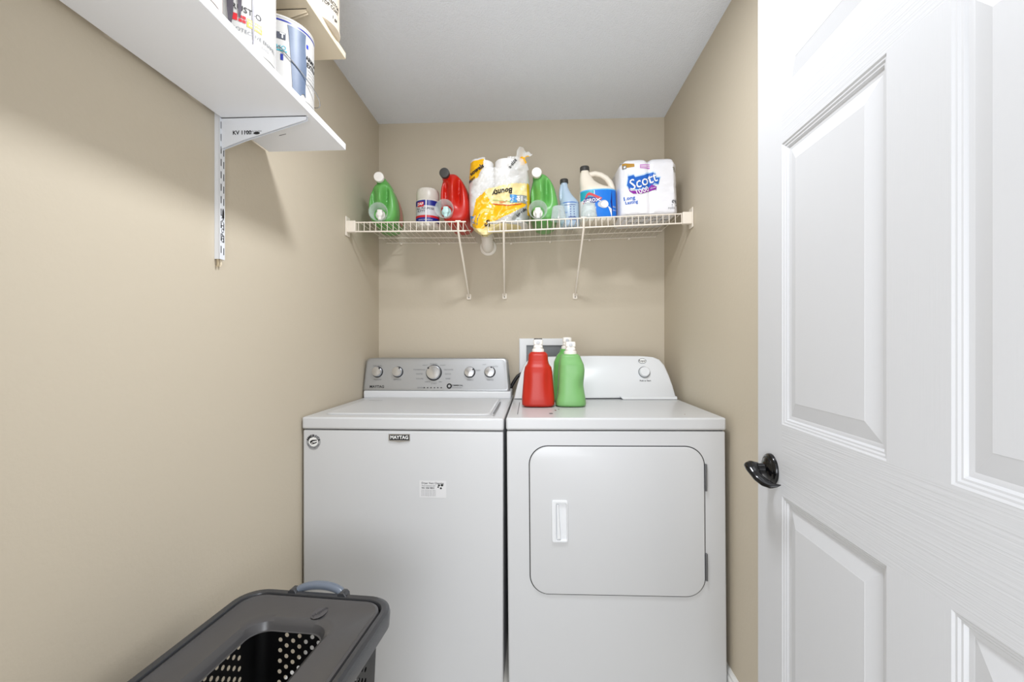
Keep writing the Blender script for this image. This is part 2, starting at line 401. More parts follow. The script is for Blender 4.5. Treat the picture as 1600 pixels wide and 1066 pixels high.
st.poly([(c0.x - .013, c0.z - .001), (c0.x - .006, c0.z + .001), (c0.x + .002, c0.z - .003), (c0.x + .013, c0.z + .001), (c0.x + .012, c0.z - .003), (c0.x + .003, c0.z - .007), (c0.x - .006, c0.z - .009)], fy(.0012), M_ink)
st.poly(circ(c0.x - .005, c0.z - .004, .0022, 12), fy(.0015), M_white)
st.build('round_sticker', wr, recalc=False)
A, B = atY(655, 778, WF), atY(697, 752, WF)
st = MB(WO); st.patch(A.x, B.x, A.z, B.z, fy(.0005), mat('sticker paper', 'DBDBDC', .4), 1, 1)
w_ = B.x - A.x
st.text('Dryer Vent Cleaning', .0092, fy(.0009), M_ink, (A.x + w_ * .49, B.z - .009), bold=.01)
st.text('Vent Solutions LLC', .0062, fy(.0009), M_ink, (A.x + w_ * .34, B.z - .018))
st.text('941 358 9853', .008, fy(.0009), M_ink, (A.x + w_ * .32, B.z - .026), bold=.02)
for i in range(5): st.text('service cleaning repair inspect', .0042, fy(.0009), M_inkg, (A.x + w_ * .34, B.z - .033 - .0046 * i))
for cx_, cz_, r_ in ((.73, .016, .004), (.70, .022, .003), (.84, .0155, .0048), (.80, .026, .0038)): st.poly(circ(A.x + w_ * cx_, B.z - cz_, r_, 14, .85), fy(.0009), M_ink)
st.build('service_sticker', wr, recalc=False)
wr.rotation_euler = (0, 0, 0)

# ------------------------------------------------------------------ dryer
dx0, dx1 = atY(790.5, 671, WF).x, atY(1135, 671, WF).x
ZT2, ZL2 = .916, .874
dr = thing('clothes_dryer', 'white clothes dryer with a rounded square front door and single panel knob', 'dryer', ((dx0 + dx1) / 2, 1.9, FZ))
DO = (dr.location.x, 1.9, FZ)
b = MB(DO); b.box(dx0 + .002, dx1 - .002, WF + .004, 2.20, FZ - .002, ZL2 - .003, M_enam); b.build('body', dr, bevel=.005, seg=3)
b = MB(DO); b.box(dx0 + .008, dx1 - .008, WF + .012, 2.19, ZL2 - .006, ZL2 + .002, M_gap); b.build('gap_shade', dr)  # seam shade put in as a dark slab, as on the washer
b = MB(DO); b.box(dx0, dx1, WF, 2.22, ZL2, ZT2, M_enam); b.build('top_panel', dr, bevel=.007, seg=4)
# console
EY, EZ0, EZ1, EK = 2.06, ZT2, 1.108, .30
def ew(x, z, off=0.0):
    n = Vector((0, -1, EK)).normalized(); return Vector((x, EY + (z - EZ0) * EK, z)) + n * off
def epx(px, py):
    dx, dy, dz = _dir(px, py); k = (EY + (EYE - EZ0) * EK) / (dy - EK * dz); return k * dx, EYE + k * dz
out = [epx(*p) for p in ((1057, 623), (1052, 605), (1046, 588), (1039, 572), (1031, 563), (1021, 559), (1005, 557.5), (930, 556.5), (860, 557.5), (836, 558.5), (826, 562), (819, 570), (814, 582), (808, 602), (803, 623))]
cxm = sum(p[0] for p in out) / len(out)
def eo(k): return [(cxm + (x - cxm) * (1 - k / .34), EZ0 + (z - EZ0) * (1 - k / .19)) for x, z in out]
b = MB(DO)
b.loft([[Vector((x, 2.215, z)) for x, z in eo(.004)], [ew(x, z, -.03) for x, z in eo(.0)], [ew(x, z, -.012) for x, z in eo(.0)], [ew(x, z, -.003) for x, z in eo(.002)], [ew(x, z, 0) for x, z in eo(.006)]], M_enam2)
dc = b.build('control_panel', dr, smooth=45)
b = MB(DO)
A, B = epx(972, 622), epx(1056, 622)
b.prism([(A[0], ZT2 + .001), (A[0] - .012, ZT2 + .014), (B[0], ZT2 + .014), (B[0], ZT2 + .001)], lambda x, z: Vector((x, EY - .022, z)) if z < ZT2 + .01 else Vector((x, EY - .016, z)), lambda x, z: Vector((x, EY + .02, z)), M_enam2)
b.build('console_apron', dr, bevel=.002)
fe = lambda u, v: ew(u, v, .0012)
u, v = epx(1004, 566); t_ = MB(DO)
t_.poly(circ(u, v, .0185, 28, .62), fe, M_inkg); t_.poly(circ(u, v, .0168, 28, .56), lambda a, c: ew(a, c, .0016), M_white)
t_.text('Roper', .0125, lambda a, c: ew(a, c, .002), M_ink, (u, v), bold=.02)
t_.text('Push to Start', .0095, fe, M_ink, epx(1008.5, 597), bold=.015)
for k_ in range(3): t_.tube([ew(*epx(870 + 3 * math.cos(a / 3) - k_ * 3, 572 + 26 * a / 6), .001) for a in range(7)], .0004, M_inkg, 4)
t_.build('lettering', dc, recalc=False)
en = Vector((0, -1, EK)).normalized()
u, v = epx(1007, 583.5); o_ = ew(u, v, 0); k = MB(DO)
k.lathe([(.0265, 0), (.0262, .002), (.024, .0022)], M_inkg, o_, en); k.lathe([(.0235, .001), (.0225, .014), (.020, .017), (.010, .0165), (.0005, .0165)], M_enam2, o_, en)
k.box(u - .0215, u + .0215, 0, .004, -.002, .002, M_enam2) if False else None
k.build('start_knob', dc, smooth=40)
u, v = epx(872, 590); o_ = ew(u, v, 0); k = MB(DO)
k.lathe([(.036, 0), (.034, .003), (.026, .004), (.024, .02), (.02, .022), (.0005, .022)], M_enam2, o_, en); k.build('timer_knob', dc, smooth=40)
# door
A, B = atY(826.5, 929, WF), atY(1100.5, 701, WF)
gy = lambda off: (lambda u, v: Vector((u, WF + .004 - off, v)))
b = MB(DO); b.prism(rrect(A.x - .002, B.x + .002, A.z - .002, B.z + .002, .066, 12), gy(-.002), gy(.0006), M_gap); b.build('door_gap_shade', dr)  # dark sheet paints the shade of the gap around the door
b = MB(DO)
r2 = lambda a: rrect(A.x + .0012 + a, B.x - .0012 - a, A.z + .0012 + a, B.z - .0012 - a, .063 - a, 12)
b.loft([[gy(.0)(x, z) for x, z in r2(0)], [gy(.0032)(x, z) for x, z in r2(0)], [gy(.005)(x, z) for x, z in r2(.0012)], [gy(.0056)(x, z) for x, z in r2(.0035)]], M_enam)
dd = b.build('dryer_door', dr, smooth=50)
A2, B2 = atY(860.5, 847.5, WF), atY(886.5, 782.5, WF)
b = MB(DO)
H = lambda a, off: [gy(off)(x, z) for x, z in rrect(A2.x + a, B2.x - a, A2.z + a, B2.z - a, .008 - min(a, .004), 5)]
def Hi(a, off): return [gy(off)(x, z) for x, z in rrect(A2.x + .009 + .006 + a, B2.x - .005 - a, A2.z + .008 + a, B2.z - .010 - a, .005, 5)]
b.loft([H(0, .0045), H(0, .009), H(.0015, .0115), Hi(-.002, .0125), Hi(0, .0115), Hi(.002, .0065)], M_enam2)
hd = b.build('handle', dd, smooth=40)
b = MB(DO)
p0 = atY(869.5, 0, WF).x
b.loft([[gy(.0135)(p0 + a, z) for a, z in ((-.001, A2.z + .012), (.010, A2.z + .012), (.003, B2.z - .014), (-.001, B2.z - .014))], [gy(.0085)(p0 + a, z) for a, z in ((-.001, A2.z + .012), (.012, A2.z + .012), (.006, B2.z - .014), (-.001, B2.z - .014))]], M_enam2)
b.build('pull_lip', hd, bevel=.001)
for y0_, y1_ in ((728, 770), (868, 910)):
    P0, P1 = atY(1100.5, y1_, WF), atY(1103.5, y0_, WF); b = MB(DO)
    b.box(P0.x, P1.x, WF - .006, WF + .006, P0.z, P1.z, mat('grey hinge steel', '77787A', .4, metal=.5)); b.build('hinge', dr, bevel=.001)
for (px, py, w_, h_, m_) in ((861, 647, 6.5, 1.0, M_inkg), (868, 642, 3, .7, M_rust), (873, 640.5, 2.5, .6, M_inkg), (1070, 650, 1.0, .5, M_rust), (972, 650, 1.2, .4, M_ltgr)):
    b = MB(DO); b.add([atZ(px + w_ / 2 * math.cos(a * math.pi / 6) * (1 + .2 * math.sin(a * 2.1)), py + h_ * math.sin(a * math.pi / 6), ZT2 + .0004) for a in range(12)], [tuple(range(12))], m_); b.build('stain', dr, recalc=False)
b = MB(DO)
A_, B_ = atZ(811.5, 629, ZT2 + .0004), atZ(808, 648, ZT2 + .0004); b.add([A_, A_ + Vector((.003, 0, 0)), B_ + Vector((.003, 0, 0)), B_], [(0, 1, 2, 3)], M_inkg)
b.build('top_slot', dr, recalc=False)
# the dryer leans a touch: its foot sits a little further right than its top
dr.rotation_euler = (0, math.radians(-.45), 0)
dr.location.x += .0072; dr.location.z = FZ + .0035

# ------------------------------------------------------------------ wall box behind the dryer
A, B = atY(811.5, 592, YB), atY(889, 529, YB)
bx = thing('wall_outlet_box', 'white square wall box with dark grey recess behind the orange-red bottle', 'outlet box', ((A.x + B.x) / 2, YB, A.z))
BO = tuple(bx.location)
b = MB(BO)
i0, i1 = atY(822.5, 590, YB).x, atY(879, 590, YB).x; j1 = atY(822, 539.5, YB).z; j0 = A.z - .02
wy = lambda y: (lambda x, z: Vector((x, y, z)))
o1 = [(A.x, A.z - .06), (B.x, A.z - .06), (B.x, B.z), (A.x, B.z)]; o2 = [(i0, j0), (i1, j0), (i1, j1), (i0, j1)]
b.loft([[wy(YB - .001)(x, z) for x, z in o1], [wy(YB - .014)(x, z) for x, z in o1], [wy(YB - .016)(x, z) for x, z in [(x + (.004 if x == A.x else -.004), z + (.004 if z < 1 else -.004)) for x, z in o1]], [wy(YB - .016)(x, z) for x, z in o2], [wy(YB - .003)(x, z) for x, z in o2]], M_enam2, False, False)
b.build('frame', bx, smooth=20)
b = MB(BO); b.box(i0 - .002, i1 + .002, YB - .004, YB - .001, j0 - .002, j1 + .002, M_panelg)
b.box(i0 + .002, i1 - .002, YB - .007, YB - .003, j0 + .01, j0 + .035, M_ltgr)
b.build('back_plate', bx)
hp = [atY(796, 611, 2.30), atY(799, 604, 2.30), atY(804, 595, 2.305), atY(809, 588, 2.31), atY(815, 584, 2.318), atY(822, 583, 2.322)]
tag(MB(hp[0]).tube([hp[0] + Vector((0, 0, -.2))] + hp, .009, M_dark, 12).build('drain_hose'), 'black hose rising in the gap between washer and dryer', 'hose')

# ------------------------------------------------------------------ bottles standing on the dryer
def spout(o_, z, root, r, m, ring, black=False, s=1.0, tilt=0):
    b = MB(); b.lathe([(r * 1.25, z - .002), (r * 1.25, z + .010), (r * 1.18, z + .012), (r * 1.0, z + .013), (r * 1.0, z + .020)], m)
    b.loft([sring(0, 0, z + h_, a, c, 4, 28) for h_, a, c in ((.018, r * .98, r), (.024, r * .98, r), (.026, r * .84, r * .9), (.029, r * .84, r * .9), (.031, r * 1.0, r), (.045, r * 1.0, r), (.050, r * .9, r * .9))], m)
    cp = b.build('spout_cap', root, smooth=35)
    b = MB(); b.lathe([(.0075, 0), (.007, .003), (.006, .0036), (.0005, .0036)], ring, (0, -r * .98, z + .037), (0, -1, 0), 20); b.build('button', cp)
    if black:
        b = MB(); b.box(-.0165, .0165, -.006, .02, z + .048, z + .0545, M_dark); b.build('spout_lid', cp, bevel=.002)
def standing(name, label, prof, body, loc, rz, capr, black=False, p=3.2, dents=(), lab=None):
    t = thing(name, label, 'detergent bottle', loc, (0, 0, rz))
    rings = []
    for i in range(len(prof) - 1):
        for q in range(5):
            a = q / 5; z, w, d, cx = [prof[i][k] * (1 - a) + prof[i + 1][k] * a for k in range(4)]
            rings.append(sring(cx, 0, z, w / 2, d / 2, p, 56))
    z, w, d, cx = prof[-1]; rings.append(sring(cx, 0, z, w / 2, d / 2, p, 56))
    for rg in rings:
        for pnt in rg:
            for (dx_, dz_, sx_, sz_, k_) in dents:
                e = k_ * math.exp(-((pnt.x - dx_) / sx_) ** 2 - ((pnt.z - dz_) / sz_) ** 2)
                if pnt.y < 0: pnt.y += e
                pnt.x -= math.copysign(e * .35, pnt.x) if abs(dx_) > .03 else 0
    MB().loft(rings, body).build('bottle_body', t, smooth=60)
    if lab:
        b = MB(); z0, z1 = .035, prof[-1][0] * .72
        rr = [[q_ for q_ in sring(prof[1][3], 0, z, (prof[1][1] / 2) * (1 - .12 * (z / .2)) * 1.012, prof[1][2] / 2 * (1 - .12 * z / .2), p, 56)] for z in (z0, (z0 + z1) / 2, z1)]
        idx = list(range(22, 35)); vs = [r_[i] for r_ in rr for i in idx]; n = len(idx)
        b.add(vs, [(j * n + i, j * n + i + 1, (j + 1) * n + i + 1, (j + 1) * n + i) for j in range(2) for i in range(n - 1)], lab); b.build('label', t)
    spout(loc, prof[-1][0], t, capr, M_whp, M_ltgr, black); return t
pr = atZ(841, 637, ZT2 + .003)
standing('detergent_bottle', 'orange-red detergent bottle with white spout cap standing on the dryer', [(0, .118, .10, 0), (.006, .130, .115, 0), (.03, .131, .116, 0), (.09, .122, .112, 0), (.135, .116, .108, 0), (.155, .108, .10, 0), (.168, .090, .088, 0), (.182, .082, .078, 0), (.205, .078, .07, 0), (.213, .066, .056, 0), (.216, .056, .05, 0)], M_red2, (pr.x, pr.y + .056, ZT2 + .0045), 0, .019, True, 3.6, ((.042, .11, .014, .07, .008), (-.046, .11, .012, .07, .006)), lab=None)
pg = atZ(893, 637, ZT2 + .003)
standing('detergent_bottle', 'light green detergent bottle with white spout cap beside the orange-red one', [(0, .110, .10, 0), (.006, .122, .115, 0), (.02, .121, .115, 0), (.05, .110, .106, .002), (.10, .106, .10, .003), (.145, .104, .098, .004), (.165, .100, .092, .003), (.185, .088, .078, 0), (.2, .078, .07, -.001), (.207, .064, .056, -.002)], M_green2, (pg.x, pg.y + .056, ZT2 + .0045), 0, .0205, False, 3.2, ((.05, .085, .02, .03, .012), (-.02, .14, .05, .02, .003)))
pb = atZ(889, 626, ZT2 + .003)
standing('detergent_bottle', 'green detergent bottle mostly hidden behind the light green one', [(0, .112, .088, 0), (.006, .124, .096, 0), (.03, .124, .096, 0), (.12, .118, .092, -.002), (.17, .106, .088, -.004), (.20, .075, .075, -.006), (.212, .052, .052, -.006), (.226, .046, .046, -.006)], M_green, (pb.x - .010, 1.992, ZT2 + .0045), 0, .0195, False, 3.0, (), lab=M_dgreen)

# ------------------------------------------------------------------ wire shelf over the machines
SY = 1.937; SD = YB - SY - .004
def shelf_section(label, pxa, pya, pxb, pyb, end, group):
    A, B = atY(pxa, pya, SY), atY(pxb, pyb, SY)
    L = (B - A).length; ang = math.atan2(B.z - A.z, B.x - A.x)
    t = thing('wire_shelf', label, 'shelf', A, (0, -ang, 0))
    b = MB(); R = .0024
    n = int(L / .0254)
    off = (L - n * .0254) / 2
    for i in range(n + 1):
        x = off + i * .0254
        b.tube([(x, SD, 0), (x, .004, 0), (x, .0008, -.001), (x, 0, -.004), (x, 0, -.042)], .0016, M_wire, 6)
    for y, z, r in ((0, -.0035, .0030), (0, -.043, .0034), (.15, -.0035, R), (.29, -.0035, R), (SD - .002, -.0035, R)):
        b.tube([(0, y, z), (L, y, z)], r, M_wire, 8)
    b.build('wire_deck', t, smooth=70)
    k = 0
    while .08 + k * .20 < L - .04:
        x = .08 + k * .20; MB().box(x - .006, x + .006, SD - .010, SD + .003, -.014, -.002, M_wire).build('wall_clip', t, bevel=.002); k += 1
    return t, A, B, ang, L
tL, AL, BL, aL, LL = shelf_section('shorter white wire shelf section carrying the putty tub and red jug', 556, 346.5, 728, 345.3, 'l', None)
tR, AR, BR, aR, LR = shelf_section('longer white wire shelf section carrying the bleach and toilet paper', 762, 346.5, 1065, 333, 'r', None)
def deckz(x):
    if x < BL.x: return AL.z + (x - AL.x) * math.tan(aL) + .0016
    return AR.z + (x - AR.x) * math.tan(aR) + .0016
def brace(px0, px1, py1, root, A, ang):
    X0 = atY(px0, 350, SY).x; X1 = atY(px1, py1, YB).x; zt = deckz(X0) - .006; zb = atY(px1, py1 - 3, YB).z
    Mi = (Matrix.Translation(A) @ Matrix.Rotation(-ang, 4, 'Y')).inverted()
    f = lambda p: Mi @ Vector(p)
    b = MB(); n = 10
    for w0, r0 in ((0, 1),):
        b.tube([f((X0, SY - .004, zt + .004)), f((X0, SY - .001, zt - .04)), f((X1, YB - .022, zb + .01)), f((X1, YB - .008, zb - .006))], [.0055, .0062, .0062, .0055], M_wire, 10, .8)
    b.tube([f((X0 - .011, SY - .004, zt + .002)), f((X0 + .011, SY - .004, zt + .002))], .0045, M_wire, 8)
    o = b.build('brace', root, smooth=50)
    b = MB(); b.prism([(a, c) for a, c in rrect(X1 - .012, X1 + .012, zb - .022, zb + .008, .006, 4)], lambda x, z: f((x, YB - .001, z)), lambda x, z: f((x, YB - .008, z)), M_wire)
    b.lathe([(.0035, 0), (.003, .002), (.0005, .002)], M_inkg, f((X1, YB - .008, zb - .011)), (0, -1, 0), 10)
    b.build('brace_foot', o, bevel=.0015)
brace(716, 733, 465, tL, AL, aL); brace(787, 788.5, 464, tR, AR, aR); brace(912, 898.5, 464, tR, AR, aR)
def endbr(root, A, ang, X, sg, zc):
    Mi = (Matrix.Translation(A) @ Matrix.Rotation(-ang, 4, 'Y')).inverted()
    b = MB()
    def bx_(x0, x1, y0, y1, z0, z1):
        b.add([Mi @ Vector((x, y, z)) for z in (z0, z1) for y in (y0, y1) for x in (x0, x1)], [(0, 2, 3, 1), (4, 5, 7, 6), (0, 1, 5, 4), (2, 6, 7, 3), (0, 4, 6, 2), (1, 3, 7, 5)], M_wire)
    bx_(*sorted((X, X + sg * .005)), SY - .016, SY + .03, zc - .062, zc + .022)
    bx_(*sorted((X + sg * .004, X + sg * .042)), SY - .010, SY + .012, zc - .047, zc + .003)
    b.build('end_bracket', root, bevel=.003)
endbr(tL, AL, aL, XL + .0005, 1, AL.z); endbr(tR, AR, aR, XR - .0005, -1, BR.z)

# ------------------------------------------------------------------ pipe
c = atY(763, 387, YB)
pt = thing('drain_pipe', 'white plastic pipe elbow with round wall flange under the shelf gap', 'pipe', c)
b = MB(); b.lathe([(.043, -.001), (.042, -.006), (.034, -.011), (.030, -.010)], M_pvc, (0, 0, 0), (0, 1, 0), 36); b.build('flange', pt, smooth=30)
b = MB()
b.tube([(0, -.002, -.003), (0, -.03, -.003), (0, -.046, .002), (0, -.056, .014), (0, -.060, .03), (0, -.060, .045)], [.029, .029, .0295, .0295, .029, .029], M_pvc, 24)
b.lathe([(.032, .028), (.032, .05), (.028, .052), (.027, .16), (.029, .165), (.029, .18), (.001, .184)], M_pvc, (0, -.060, 0), (0, 0, 1), 28)
b.build('elbow', pt, smooth=50)

# ------------------------------------------------------------------ detergent jugs lying on the shelf, tap end out
def jug(label, m, capm, tapm, X, Y, w, h, d, capx, cupx, cupz, skew=0, ridge=0, side=M_pink, rz=0, top=.26, capz=.2, tilt=0):
    t = thing('detergent_jug', label, 'detergent jug', (X, Y, deckz(X) + .001), (0, tilt, rz))
    def outline(sc, n=72):
        o = []
        for i in range(n):
            a = 2 * math.pi * i / n; x = w / 2 * sup(math.cos(a), 2.7) * sc; z = h / 2 + h / 2 * sup(math.sin(a), 2.7) * sc
            f = max(0, z / h); o.append((x * (1 - top * f ** 2.2) + skew * f ** 1.6, z))
        return o
    rings = []
    fr = [(.02, 0), (.12, 0), (.24, .0), (.34, .0), (.44, .0005), (.54, .001), (.62, .002), (.70, .003), (.77, .005), (.83, .008), (.88, .012), (.92, .018), (.95, .026), (.98, .042), (1, .065)]
    for sc, y in fr:
        rg = []
        for x, z in outline(sc):
            e = 0
            for xx, zz, sx, sz, k in ((ridge + .028 + skew * .4, h * .62, .011, h * .25, .028), (ridge - .030 + skew * .4, h * .58, .011, h * .24, .024), (ridge + .002 + skew * .4, h * .6, .009, h * .25, -.010)):
                e += k * math.exp(-((x - xx) / sx) ** 2 - abs((z - zz) / sz) ** 4)
            rg.append(Vector((x, y + e, z)))
        rings.append(rg)
    for sc, y in ((1, d - .05), (.98, d - .02), (.93, d - .006), (.85, d)): rings.append([Vector((x, y, z)) for x, z in outline(sc)])
    MB().loft(rings, m).build('jug_body', t, smooth=60)
    # paper label on the right flank
    b = MB(); ol = outline(1.012); k0, k1 = 65, 75
    seg = [ol[i % 72] for i in range(k0, k1 + 8)]
    b.add([(x, y, z) for y in (.085, d - .06) for x, z in seg], [(i, i + 1, len(seg) + i + 1, len(seg) + i) for i in range(len(seg) - 1)], side); b.build('side_label', t)
    # neck + cap
    b = MB(); b.tube([(capx + .018, .070, capz - .040), (capx + .010, .045, capz - .020), (capx + .003, .022, capz - .006), (capx, .002, capz - .001)], [.034, .028, .021, .0175], m, 20); b.build('neck', t, smooth=60)
    b = MB(); b.lathe([(.0205, 0), (.0215, .002), (.0218, .020), (.0205, .0225), (.017, .0232), (.0005, .0225)], capm, (capx, .003, capz), (0, -1, 0), 36); b.build('cap', t, smooth=40)
    # tap
    b = MB(); b.lathe([(.021, .012), (.021, -.008), (.017, -.011), (.014, -.012), (.013, -.03), (.011, -.032), (.0005, -.032)], tapm, (cupx, .006, cupz), (0, 1, 0), 28)
    b.loft([sring(cupx, -.016, cupz + q, a_, c_, 3, 20) for q, a_, c_ in ((-.026, .007, .007), (-.02, .008, .008), (.0, .010, .009), (.014, .013, .010), (.018, .011, .009))], tapm)
    b.build('tap', t, smooth=50)
    b = MB(); q_ = [(.030, .002), (.0315, -.006), (.0385, -.050), (.0405, -.051), (.0405, -.054), (.038, -.054), (.0365, -.050), (.0295, -.007), (.028, .0)]
    b.lathe(q_, M_cup, (cupx, -.002, cupz), (0, 1, 0), 40, False, False); b.build('measuring_cup', t, smooth=40)
    return t
g1 = atY(600, 350, 2.0)
jug('green detergent jug with white cap at the wall end of the shorter shelf', M_green, M_whp, M_whp, g1.x - .006, 1.99, .138, .196, .25, -.012, -.006, .040, ridge=-.010, skew=-.006, rz=math.radians(8), top=.34, capz=.204, tilt=-aL)
r1 = atY(712, 350, 2.0)
jug('red detergent jug with black cap and clear measuring cup', M_red, M_capg, M_teal, r1.x - .002, 1.985, .142, .232, .25, -.044, -.036, .050, skew=-.020, ridge=-.006, capz=.217, top=.36, side=M_capg, tilt=-aL)
g2 = atY(852, 350, 2.0)
jug('green detergent jug with white cap between paper towels and blue bottle', M_green, M_whp, M_whp, g2.x + .003, 2.0, .134, .228, .25, -.034, -.034, .042, skew=-.016, capz=.215, ridge=-.014, side=M_yel, tilt=-aR, top=.38)

# ------------------------------------------------------------------ putty tub
p = atY(667.5, 350, 2.07); pz = deckz(p.x)
t = thing('putty_tub', 'frosted white putty tub with navy and red label beside the red jug', 'tub', (p.x, 2.08, pz + .001), (0, -aL, .12))
R = .053
MB().lathe([(.047, 0), (R, .003), (R, .02), (R, .118), (R - .001, .124), (R - .003, .128)], M_tub, n=48).build('tub_body', t, smooth=40)
MB().lathe([(R - .002, .127), (R - .0005, .131), (R - .001, .16), (R - .004, .172), (R - .010, .178), (.0005, .1785)], M_tub, n=48).build('lid', t, smooth=40)
cy = lambda R_, off: (lambda u, v: Vector(((R_ + off) * math.sin(u / R_), -(R_ + off) * math.cos(u / R_), v)))
b = MB(); f0 = cy(R, .0006); f1 = cy(R, .0011); f2 = cy(R, .0016)
b.patch(-.078, .078, .020, .118, f0, M_ltgr, 28, 1); b.patch(-.078, .078, .094, .118, f1, M_navy, 28, 1)
b.patch(-.078, .078, .040, .050, f1, M_lred, 28, 1); b.patch(-.078, .078, .020, .040, f1, M_navy, 28, 1)
b.patch(-.047, -.012, .088, .110, f2, M_lred, 8, 1); b.text('DAP', .017, cy(R, .0022), M_white, (-.03, .1), bold=.02)
b.text('ALL PURPOSE', .0135, f1, M_ink, (-.008, .080), bold=.02, sx=1.05); b.text('PUTTY', .0135, f1, M_ink, (-.026, .067), bold=.02)
b.text('interior and exterior', .008, f2, M_white, (-.006, .030)); b.patch(-.004, .0005, .020, .118, cy(R, .0026), M_white, 1, 1)  # narrow white stripe paints a gloss highlight down the label
b.build('label', t, recalc=False)

# ------------------------------------------------------------------ paper towels in their torn bag
zp = lambda py: EYE + (537 - py) * 1.955 / F
xp = lambda px: atY(px, 400, 1.955).x
for i, (px, lb) in enumerate(((752.5, 'white paper towel roll in the yellow bag, nearer the red jug'), (791.5, 'white paper towel roll in the yellow bag, nearer the green jug'))):
    x_ = atY(px, 300, 2.02).x; ro = thing('paper_towel_roll', lb, 'paper towel roll', (x_, 2.036, 1.697 + .004 * i), group='paper towel rolls in the yellow bag')
    MB().lathe([(.021, .0), (.049, .0), (.052, .003), (.0522, .14), (.052, .277), (.049, .281), (.021, .281), (.020, .27), (.020, .01)], M_tissue, n=48, cap0=False, cap1=False).build('paper', ro, smooth=40)
    MB().lathe([(.0195, .002), (.0195, .279), (.018, .279), (.018, .002)], mat('cardboard', 'A98B66', .8), n=32, cap0=False, cap1=False).build('core', ro, smooth=40)
rows = [(366, 752, 761), (362, 746, 768), (357, 741, 773), (352, 737, 800), (348.5, 735, 824), (340, 732, 826), (325, 730.5, 828), (305, 730, 828), (285, 729.5, 827), (270, 730, 826), (258, 731, 824), (246, 732, 822)]
def row(py):
    for (a, l0, r0), (c_, l1, r1_) in zip(rows, rows[1:]):
        if a >= py >= c_:
            k = (a - py) / (a - c_); return l0 * (1 - k) + l1 * k, r0 * (1 - k) + r1_ * k
    return rows[-1][1:] if py < rows[-1][0] else rows[0][1:]
def film(px, py, off=0.0, back=False):
    l, r = row(py); s_ = max(-1, min(1, (px - (l + r) / 2) / ((r - l) / 2)))
    hd = .092 if py < 348 else .092 - .072 * min(1, (py - 348) / 12)
    yc = 2.038 if py < 348 else 2.038 - .063 * min(1, (py - 348) / 14)
    base = (1 - abs(s_) ** 3.2) ** (1 / 3.2) if abs(s_) < 1 else 0
    x, z = xp(px), zp(py)
    if back: return Vector((x, yc + hd * base, z))
    w = noise.noise(Vector((px * .045, py * .07 + px * .03, 3.1))) * .014 + noise.noise(Vector((px * .13 + py * .05, py * .11, 9.7))) * .007
    w += .006 * abs(noise.noise(Vector((px * .09 - py * .06, px * .05 + py * .09, 1.3))))
    edge = min(1, (1 - abs(s_)) * 5)
    # the film sinks a little between the two rolls
    w += .006 * math.exp(-((px - 772) / 6) ** 2) * (1 if py < 330 else .3)
    return Vector((x, yc - hd * base + (w - .006) * edge - off, z))
Y1 = [(744, 309), (758, 300), (768, 318), (792, 322), (813, 318), (826, 312), (820, 322), (802, 333), (778, 343), (764, 350), (755, 357), (744, 356), (737, 350), (735, 338), (741, 326)]
Y2 = [(730, 249), (757, 249), (754, 262), (747, 277), (738, 281), (731, 275)]
Y3 = [(758, 298), (775, 292), (828, 284), (828, 312), (812, 318), (792, 322), (768, 318)]
Y4 = [(823, 283), (829, 283), (829, 332), (824, 334)]
G1 = [(799, 344), (806, 330), (824, 317), (827, 338), (824, 346)]
bag = tag(MB((xp(779), 2.03, zp(348))).build('paper_towel_bag'), 'torn yellow and clear plastic bag around the paper towels', 'bag')
b = MB((xp(779), 2.03, zp(348)))
NU = 96; cache = {}
def pt_(i, py, back): 
    l, r = row(py); return film(l + (r - l) * (.5 - .5 * math.cos(math.pi * i / NU)), py, 0, back)
pys = [366 - k * 1.0 for k in range(0, 121)]
for back in (False, True):
    base_i = len(b.v)
    for py in pys:
        for i in range(NU + 1): b.v.append(pt_(i, py, back))
    W = NU + 1
    for j in range(len(pys) - 1):
        for i in range(NU):
            py = pys[j] - .5; l, r = row(py); px = l + (r - l) * (.5 - .5 * math.cos(math.pi * (i + .5) / NU))
            m_ = M_film
            top_l = 249 + 3 * math.sin(px * .5) ; top_m = 262 + 3 * noise.noise(Vector((px * .2, 0, 0)))
            if py < top_m and 757 + (262 - py) * .1 < px < 796 - (262 - py) * .2: continue
            if back and py < 262: continue
            if inpoly(px, py, Y1): m_ = M_yfilm
            elif inpoly(px, py, Y2) or inpoly(px, py, Y4): m_ = M_yfilm
            elif inpoly(px, py, Y3): m_ = M_pfilm
            elif inpoly(px, py, G1): m_ = M_gfilm
            elif py > 350: m_ = M_pfilm
            if back and m_ is not M_film: m_ = M_pfilm
            b.f.append([base_i + j * W + i, base_i + j * W + i + 1, base_i + (j + 1) * W + i + 1, base_i + (j + 1) * W + i]); b.mi.append(b._mi(m_))
# the twisted loose end sticking up at the right
fl = [(796, 262, 826, 262), (799, 255, 823, 252), (804, 249, 820, 247), (807, 243, 822, 243), (808, 237, 828, 241), (812, 231, 831, 238), (818, 229, 832, 236)]
base_i = len(b.v); nf = 16
for k, (x0, y0, x1, y1) in enumerate(fl):
    for i in range(nf + 1):
        a = i / nf; px, py = x0 + (x1 - x0) * a, y0 + (y1 - y0) * a
        q = film(min(max(px, 796), 820), 262); x, z = xp(px), zp(py)
        b.v.append(Vector((x, q.y + .012 * math.sin(a * 9 + k) + .02 * math.sin(a * math.pi), z)))
for k in range(len(fl) - 1):
    for i in range(nf):
        a = base_i + k * (nf + 1) + i
        m_ = M_yfilm if (k in (2, 3) and i > 5) or (k == 1 and i > 9) else M_film
        b.f.append([a, a + 1, a + nf + 2, a + nf + 1]); b.mi.append(b._mi(m_))
ff = lambda off: (lambda u, v: film(u, -v, off))
T = lambda *a, **k: b.text(*a, **k)
